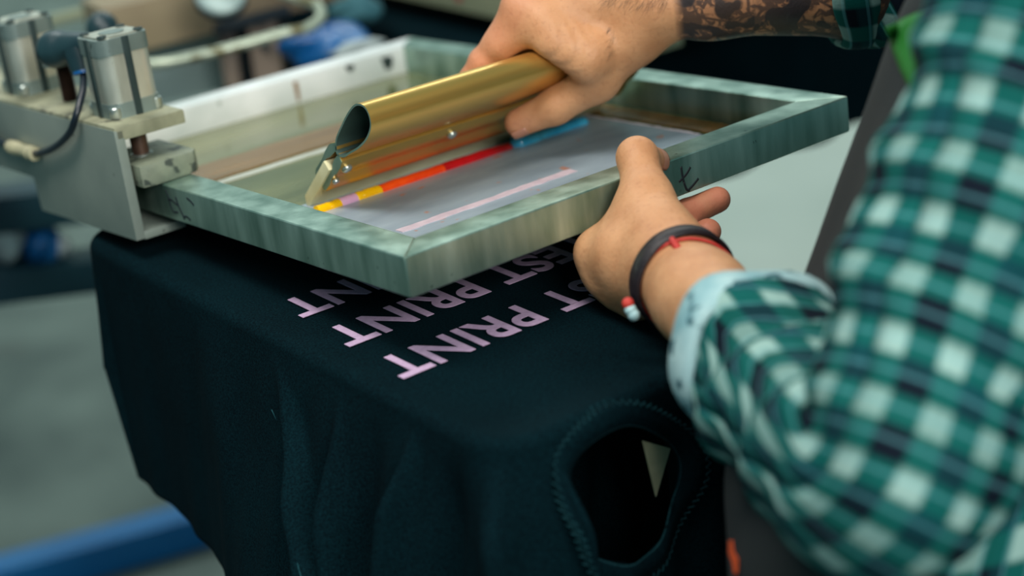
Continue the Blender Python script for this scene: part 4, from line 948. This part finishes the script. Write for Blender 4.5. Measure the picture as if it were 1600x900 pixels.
# trunk of the shirt: elliptical sections from hips to neck
rx = np.array((0.945, 0.327, 0.0)); fx = np.array((-0.327, 0.945, 0.0))
secs = [(HIP + (0, 0, -0.10), 0.165, 0.120), (HIP, 0.165, 0.122), (HIP + (CHE - HIP) * 0.5, 0.160, 0.120), (CHE, 0.178, 0.126), (CHE + (NEK - CHE) * 0.5, 0.165, 0.105), (NEK - (0, 0, 0.02), 0.075, 0.070), (NEK + (0, 0, 0.02), 0.064, 0.062)]
def trunk(off=0.0, a0=0.0, a1=2 * math.pi, n=60, k=64, s0=0.0, s1=1.0, wr=0.003, ph=0.0):
    cs = spline([c[0] for c in secs], 60); rs_ = spline([(c[1], c[2], 0) for c in secs], 60); tt_ = np.linspace(0, 1, 60); V = []; UV = []
    for i in range(n):
        t = s0 + (s1 - s0) * i / (n - 1); c = np.array([np.interp(t, tt_, cs[:, q]) for q in range(3)]); ra = np.interp(t, tt_, rs_[:, 0]) + off; rb = np.interp(t, tt_, rs_[:, 1]) + off
        for j in range(k + 1):
            a_ = a0 + (a1 - a0) * j / k; wv_ = wr * (math.sin(5 * a_ + t * 14 + ph) + 0.7 * math.sin(9 * a_ - t * 22))
            V.append(c + rx * (ra + wv_) * math.cos(a_) + fx * (rb + wv_) * math.sin(a_)); UV.append((a_ * 0.15, t * 0.62))
    F = [(i * (k + 1) + j, i * (k + 1) + j + 1, (i + 1) * (k + 1) + j + 1, (i + 1) * (k + 1) + j) for i in range(n - 1) for j in range(k)]
    return V, F, UV
parts.append(trunk())
V = []; F = []; UV = []
for v_, f_, u_ in parts: F += [tuple(i + len(V) for i in q) for q in f_]; V += list(v_); UV += list(u_)
so_ = mesh_obj('plaid_shirt', np.array(V) - oper, F, M_plaid, per, smooth=True, uv=UV); so_['label'] = 'green and white plaid flannel shirt'
so = so_.modifiers.new('t', 'SOLIDIFY'); so.thickness = 0.0015; so.offset = -1
cuff(lc - lft * 0.004, lft, 0.0515, 0.036, 0.0066, M_cuff, per, 1)['label'] = 'pale rolled cuff of the left sleeve'
cuff(rc - ft_ * 0.004, ft_, 0.0500, 0.034, 0.0060, M_plaid, per, 2)['label'] = 'rolled plaid cuff of the right sleeve'
# apron
M_apron = mat('stained_apron', (15, 21, 23), (27, 30, 30), rough=0.8, scale=12, bump=0.2, bscale=300, spots=((104, 56, 38), 14, 0.66))
av = trunk(0.010, math.radians(18), math.radians(200), s0=0.02, s1=0.68, ph=1.0)
ap = mesh_obj('apron', np.array(av[0]) - oper, av[1], M_apron, per, smooth=True); ap['label'] = 'dark paint-stained work apron'
so = ap.modifiers.new('t', 'SOLIDIFY'); so.thickness = 0.002
sk = []; kk = 48; nn = 24
for i in range(nn + 1):
    t = i / nn; c = HIP + np.array((-0.010 * t, 0.0, -0.09 - 0.42 * t))
    for j in range(kk + 1):
        a_ = math.radians(18 + 182 * j / kk); w_ = 0.008 * t * math.sin(9 * a_ + 1)
        sk.append(c + rx * (0.176 + 0.012 * t + w_) * math.cos(a_) + fx * (0.132 + w_) * math.sin(a_))
ap2 = mesh_obj('apron_skirt', np.array(sk) - oper, [(i * (kk + 1) + j, i * (kk + 1) + j + 1, (i + 1) * (kk + 1) + j + 1, (i + 1) * (kk + 1) + j) for i in range(nn) for j in range(kk)], M_apron, per, smooth=True)
so = ap2.modifiers.new('t', 'SOLIDIFY'); so.thickness = 0.002
M_greenband = mat('green_strap', (6, 92, 14), (12, 108, 20), rough=0.7, scale=20)
M_orange = mat('orange_paint', (206, 82, 40), rough=0.5)
from mathutils.bvhtree import BVHTree
bv = BVHTree.FromPolygons([tuple(p) for p in np.array(av[0])], [tuple(f) for f in av[1]])
gv = []; nu, nv = 6, 12
for j in range(nv + 1):
    for i in range(nu + 1):
        cx_ = np.interp(j / nv, [0, 0.5, 1], [1414, 1440, 1474]); cy_ = np.interp(j / nv, [0, 1], [30, 165])
        q = W(cx_ + (i / nu - 0.5) * 62, cy_ - (i / nu - 0.5) * 26, 1.0) - CAM; q /= np.linalg.norm(q)
        h_ = bv.ray_cast(Vector(CAM), Vector(q)); gv.append((np.array(h_[0]) if h_[0] else CAM + q * 1.12) - q * 0.004)
gs = mesh_obj('apron_patch', np.array(gv) - oper, [(j * (nu + 1) + i, j * (nu + 1) + i + 1, (j + 1) * (nu + 1) + i + 1, (j + 1) * (nu + 1) + i) for j in range(nv) for i in range(nu)], M_greenband, per, smooth=True)
gs['label'] = 'bright green cloth patch at the apron edge'; so = gs.modifiers.new('t', 'SOLIDIFY'); so.thickness = 0.0015
bv2 = BVHTree.FromPolygons([tuple(p) for p in np.array(sk)], [tuple(f) for f in [(i * (kk + 1) + j, i * (kk + 1) + j + 1, (i + 1) * (kk + 1) + j + 1, (i + 1) * (kk + 1) + j) for i in range(nn) for j in range(kk)]])
pv = []
for (x_, y_) in ((1139, 845), (1144, 844), (1146, 862), (1153, 874), (1152, 896), (1147, 896), (1145, 880), (1139, 864)):
    q = W(x_, y_, 1.0) - CAM; q /= np.linalg.norm(q); hits = [h_ for h_ in (bv.ray_cast(Vector(CAM), Vector(q)), bv2.ray_cast(Vector(CAM), Vector(q))) if h_[0]]
    pv.append((np.array(min(hits, key=lambda h_: h_[3])[0]) if hits else CAM + q * 1.2) - q * 0.0035)
ps_ = mesh_obj('paint_stain', np.array(pv) - oper, [tuple(range(8))], M_orange, per); ps_['label'] = 'orange paint stain on the apron'
so = ps_.modifiers.new('t', 'SOLIDIFY'); so.thickness = 0.0008; so.offset = 0
# trousers and shoes
M_trous = mat('dark_trousers', (20, 28, 38), (28, 36, 46), rough=0.85, scale=14, bump=0.2, bscale=300)
M_shoe = mat('black_shoe', (16, 18, 20), (26, 28, 30), rough=0.5, scale=20)
for s_ in (-1, 1):
    h0 = HIP + rx * 0.085 * s_ + np.array((0, 0, -0.04)); kn_ = h0 + rx * 0.01 * s_ + fx * 0.02 + np.array((0, 0, -0.42)); an = np.array((kn_[0], kn_[1], FLOOR + 0.07)) + rx * 0.01 * s_
    v_, f_, u_ = sleeve('t', [h0, (h0 + kn_) / 2, kn_, (kn_ + an) / 2, an], [0.088, 0.085, 0.068, 0.062, 0.058], M_trous, n=40, k=28, wr=0.003, seed=9)
    mesh_obj('trouser_leg', np.array(v_) - oper, f_, M_trous, per, smooth=True)
    g = [(0.02, [(np.array((an[0], an[1], FLOOR + 0.045)), np.array((an[0], an[1], FLOOR + 0.10)), 0.042, 0.040), (np.array((an[0], an[1], FLOOR + 0.038)) - fx * 0.03, np.array((an[0], an[1], FLOOR + 0.032)) + fx * 0.16, 0.036, 0.030)])]
    v_, f_ = surface_nets(lambda P: np.maximum(eval_groups(P, g, 0.01), FLOOR + 0.001 - P[:, 2]), *bounds(g, 0.03), 0.008)
    mesh_obj('shoe', v_ - oper, f_, M_shoe, per, smooth=True)
# hair
M_hair = mat('dark_hair', (34, 26, 22), (50, 38, 30), rough=0.5, scale=60, stretch=(1, 1, 0.2), bump=0.4, bscale=120)
hg = [(0.02, [(hp_(-0.03, 0, 0.055), hp_(0.0, 0, 0.055), 0.086, 0.082), (hp_(-0.06, 0, 0.0), hp_(-0.05, 0, -0.04), 0.050, 0.040)])]
v_, f_ = surface_nets(lambda P: np.maximum(eval_groups(P, hg, 0.02), ((P - HEA) @ hf) * 0.8 - ((P - HEA) @ hu) * 0.5 - 0.012), *bounds(hg, 0.03), 0.007)
mesh_obj('hair', v_ - oper, f_, M_hair, per, smooth=True)
M_eye = mat('eye_white', (226, 226, 220), rough=0.2)
for s_ in (-1, 1):
    MB(oper)._lathe([(0.011 * math.sin(math.radians(a_)), -0.011 * math.cos(math.radians(a_))) for a_ in range(4, 180, 16)], hp_(0.072, 0.031 * s_, 0.012), (0, 0, 1), 16).build('eye', M_eye, per, smooth=True)
# bracelets on the left wrist
M_leather = mat('brown_leather', (22, 13, 18), (34, 19, 23), rough=0.5, scale=40, bump=0.3, bscale=160)
M_redcord = mat('red_cord', (200, 58, 44), (176, 40, 34), rough=0.6, scale=90, bump=0.5, bscale=500)
M_bead = mat('pale_bead', (176, 206, 206), (150, 184, 190), rough=0.3, scale=60)
def arm_ring(s_, lift, tilt, n_=60):
    p = lWr + lft * s_; ax_ = lft + np.array(tilt); ax_ /= np.linalg.norm(ax_); u = np.cross(ax_, (0, 0, 1)); u /= np.linalg.norm(u); v = np.cross(ax_, u); out = []
    for i in range(n_):
        a_ = 2 * math.pi * i / n_; e = u * math.cos(a_) + v * math.sin(a_); r = np.linspace(0.015, 0.07, 120)
        dd = lfn(p + r[:, None] * e); k = int(np.argmax(dd > 0)); out.append((p, e, r[k] + lift))
    rad_ = np.array([q[2] for q in out]); rad_ = np.maximum(rad_, np.convolve(np.concatenate([rad_[-3:], rad_, rad_[:3]]), np.ones(7) / 7, 'valid'))
    return ax_, [(q[0], q[1], r) for q, r in zip(out, rad_)]
br = empty('bracelet', lWr + lft * 0.01); tag(br, 'dark leather bracelet with a red cord on the left wrist', 'bracelet')
obr = np.array(lWr + lft * 0.01)
ax_, ring_ = arm_ring(0.010, 0.0016, (0.10, 0.06, 0.0)); V = []; F = []; n_ = 60
for p, e, r in ring_:
    for (q, rr_) in ((-0.0070, -0.0012), (-0.0074, 0.0), (-0.0064, 0.0016), (0.0064, 0.0016), (0.0074, 0.0), (0.0070, -0.0012)): V.append(p + ax_ * q + e * (r + rr_) - obr)
for i in range(n_): F += [(i * 6 + j, i * 6 + (j + 1) % 6, ((i + 1) % n_) * 6 + (j + 1) % 6, ((i + 1) % n_) * 6 + j) for j in range(6)]
mesh_obj('leather_band', V, F, M_leather, br, smooth=60)
ax_, ring_ = arm_ring(0.022, 0.0012, (-0.10, 0.16, 0.05))
MB(obr).tube([p + e * r for p, e, r in ring_], 0.0012, 8, closed=True).build('red_cord', M_redcord, br, smooth=True)
kp = W(1054, 383, 1.178)
MB(obr).tube(spline([W(1046, 366, 1.19), W(1052, 378, 1.182), W(1062, 392, 1.176), W(1066, 396, 1.174)], 10), [0.0010, 0.0018, 0.0024, 0.0026, 0.0028, 0.0028, 0.0026, 0.0024, 0.0022, 0.0016], 10).build('cord_knot', M_redcord, br, smooth=True)
for (x_, y_, c_m) in ((981, 474, M_redcord), (985, 484, M_bead), (990, 492, M_bead)):
    MB(obr)._lathe([(0.0042 * math.sin(math.radians(a_)), -0.0042 * math.cos(math.radians(a_))) for a_ in range(5, 180, 17)], W(x_, y_, 1.175), (0, 0, 1), 12).build('bead', c_m, br, smooth=True)

# fine hair on the back of the right hand and wrist
rn = np.zeros_like(Vr)
fn_ = np.cross(Vr[Fr[:, 2]] - Vr[Fr[:, 0]], Vr[Fr[:, 3]] - Vr[Fr[:, 1]])
for k in range(4): np.add.at(rn, Fr[:, k], fn_)
rn /= np.linalg.norm(rn, axis=1)[:, None] + 1e-9
cand = np.nonzero((sr > -0.040) & (sr < 0.012) & ((rn @ -fwd) > 0.05) & ((rn @ -down) > -0.2) & (np.linalg.norm(Vr - rT[1], axis=1) > 0.035))[0]
pick = RNG.choice(cand, min(520, len(cand)), replace=False)
hm = MB(oper)
for k in pick:
    n_ = rn[k]; t_ = -ft_ * 0.6 + down * 0.8 + RNG.normal(0, 0.25, 3); t_ -= n_ * (t_ @ n_); t_ /= np.linalg.norm(t_); L_ = RNG.uniform(0.006, 0.012)
    p0 = Vr[k]; hm.tube([p0, p0 + t_ * L_ * 0.5 + n_ * 0.0012, p0 + t_ * L_ + n_ * 0.0010], [0.00007, 0.00006, 0.00003], 3, cap=False)
ho = hm.build('arm_hair', M_hair, per); ho['kind'] = 'stuff'; ho['label'] = 'fine dark hair on the back of the right hand'

# pieces of parts hang under their part
def under(child, parent_name, pick=None):
    root = child.parent; ps = [o for o in root.children if o.name.split('.')[0] == parent_name]
    if not ps: return
    if pick is None: p = min(ps, key=lambda o: sum(((sum((Vector(q) for q in o.bound_box), Vector()) / 8) - (sum((Vector(q) for q in child.bound_box), Vector()) / 8))[i] ** 2 for i in range(3)))
    else: p = ps[pick]
    child.parent = p
for nm, par_ in (('lid_screw', 'lid'), ('lid_boss', 'lid'), ('collar_stitching', 'collar_rib'), ('collar_edge', 'collar_rib'), ('washer', 'clamp_foot'), ('knob_shank', 'ball'), ('thumb_nail', 'body'), ('arm_hair', 'body'), ('eye', 'body'),
                 ('rolled_cuff', 'plaid_shirt'), ('apron_patch', 'apron'), ('paint_stain', 'apron_skirt'), ('hex_socket', 'elbow_body'), ('hex_nut', 'elbow_body'), ('release_ring', 'outlet_collar'), ('seal_ring', 'sleeve'), ('cord_knot', 'red_cord'), ('ink_spot', 'rail'), ('smudge', 'rail'), ('bolt', 'front_jaw'), ('bolt', 'post')):
    for o in [o for o in bpy.data.objects if o.name.split('.')[0] == nm and o.parent is not None and o.parent.type == 'EMPTY']: under(o, par_)
for o in [o for o in bpy.data.objects if o.name.split('.')[0] == 'marker_mark']:
    rails = [r for r in scr.children if r.name.split('.')[0] == 'rail']
    c0 = sum((Vector(q) for q in o.bound_box), Vector()) / 8; o.parent = rails[0] if c0.y < 0.02 else rails[1]
for o in [o for o in bpy.data.objects if o.name.split('.')[0] == 'cut_edge']:
    s0 = sum((Vector(q) for q in o.bound_box), Vector()) / 8
    ps = [r for r in sq.children if r.name.split('.')[0] in ('handle', 'front_jaw', 'back_jaw')]
    o.parent = min(ps, key=lambda r: ((sum((Vector(q) for q in r.bound_box), Vector()) / 8) - s0).yz.length)
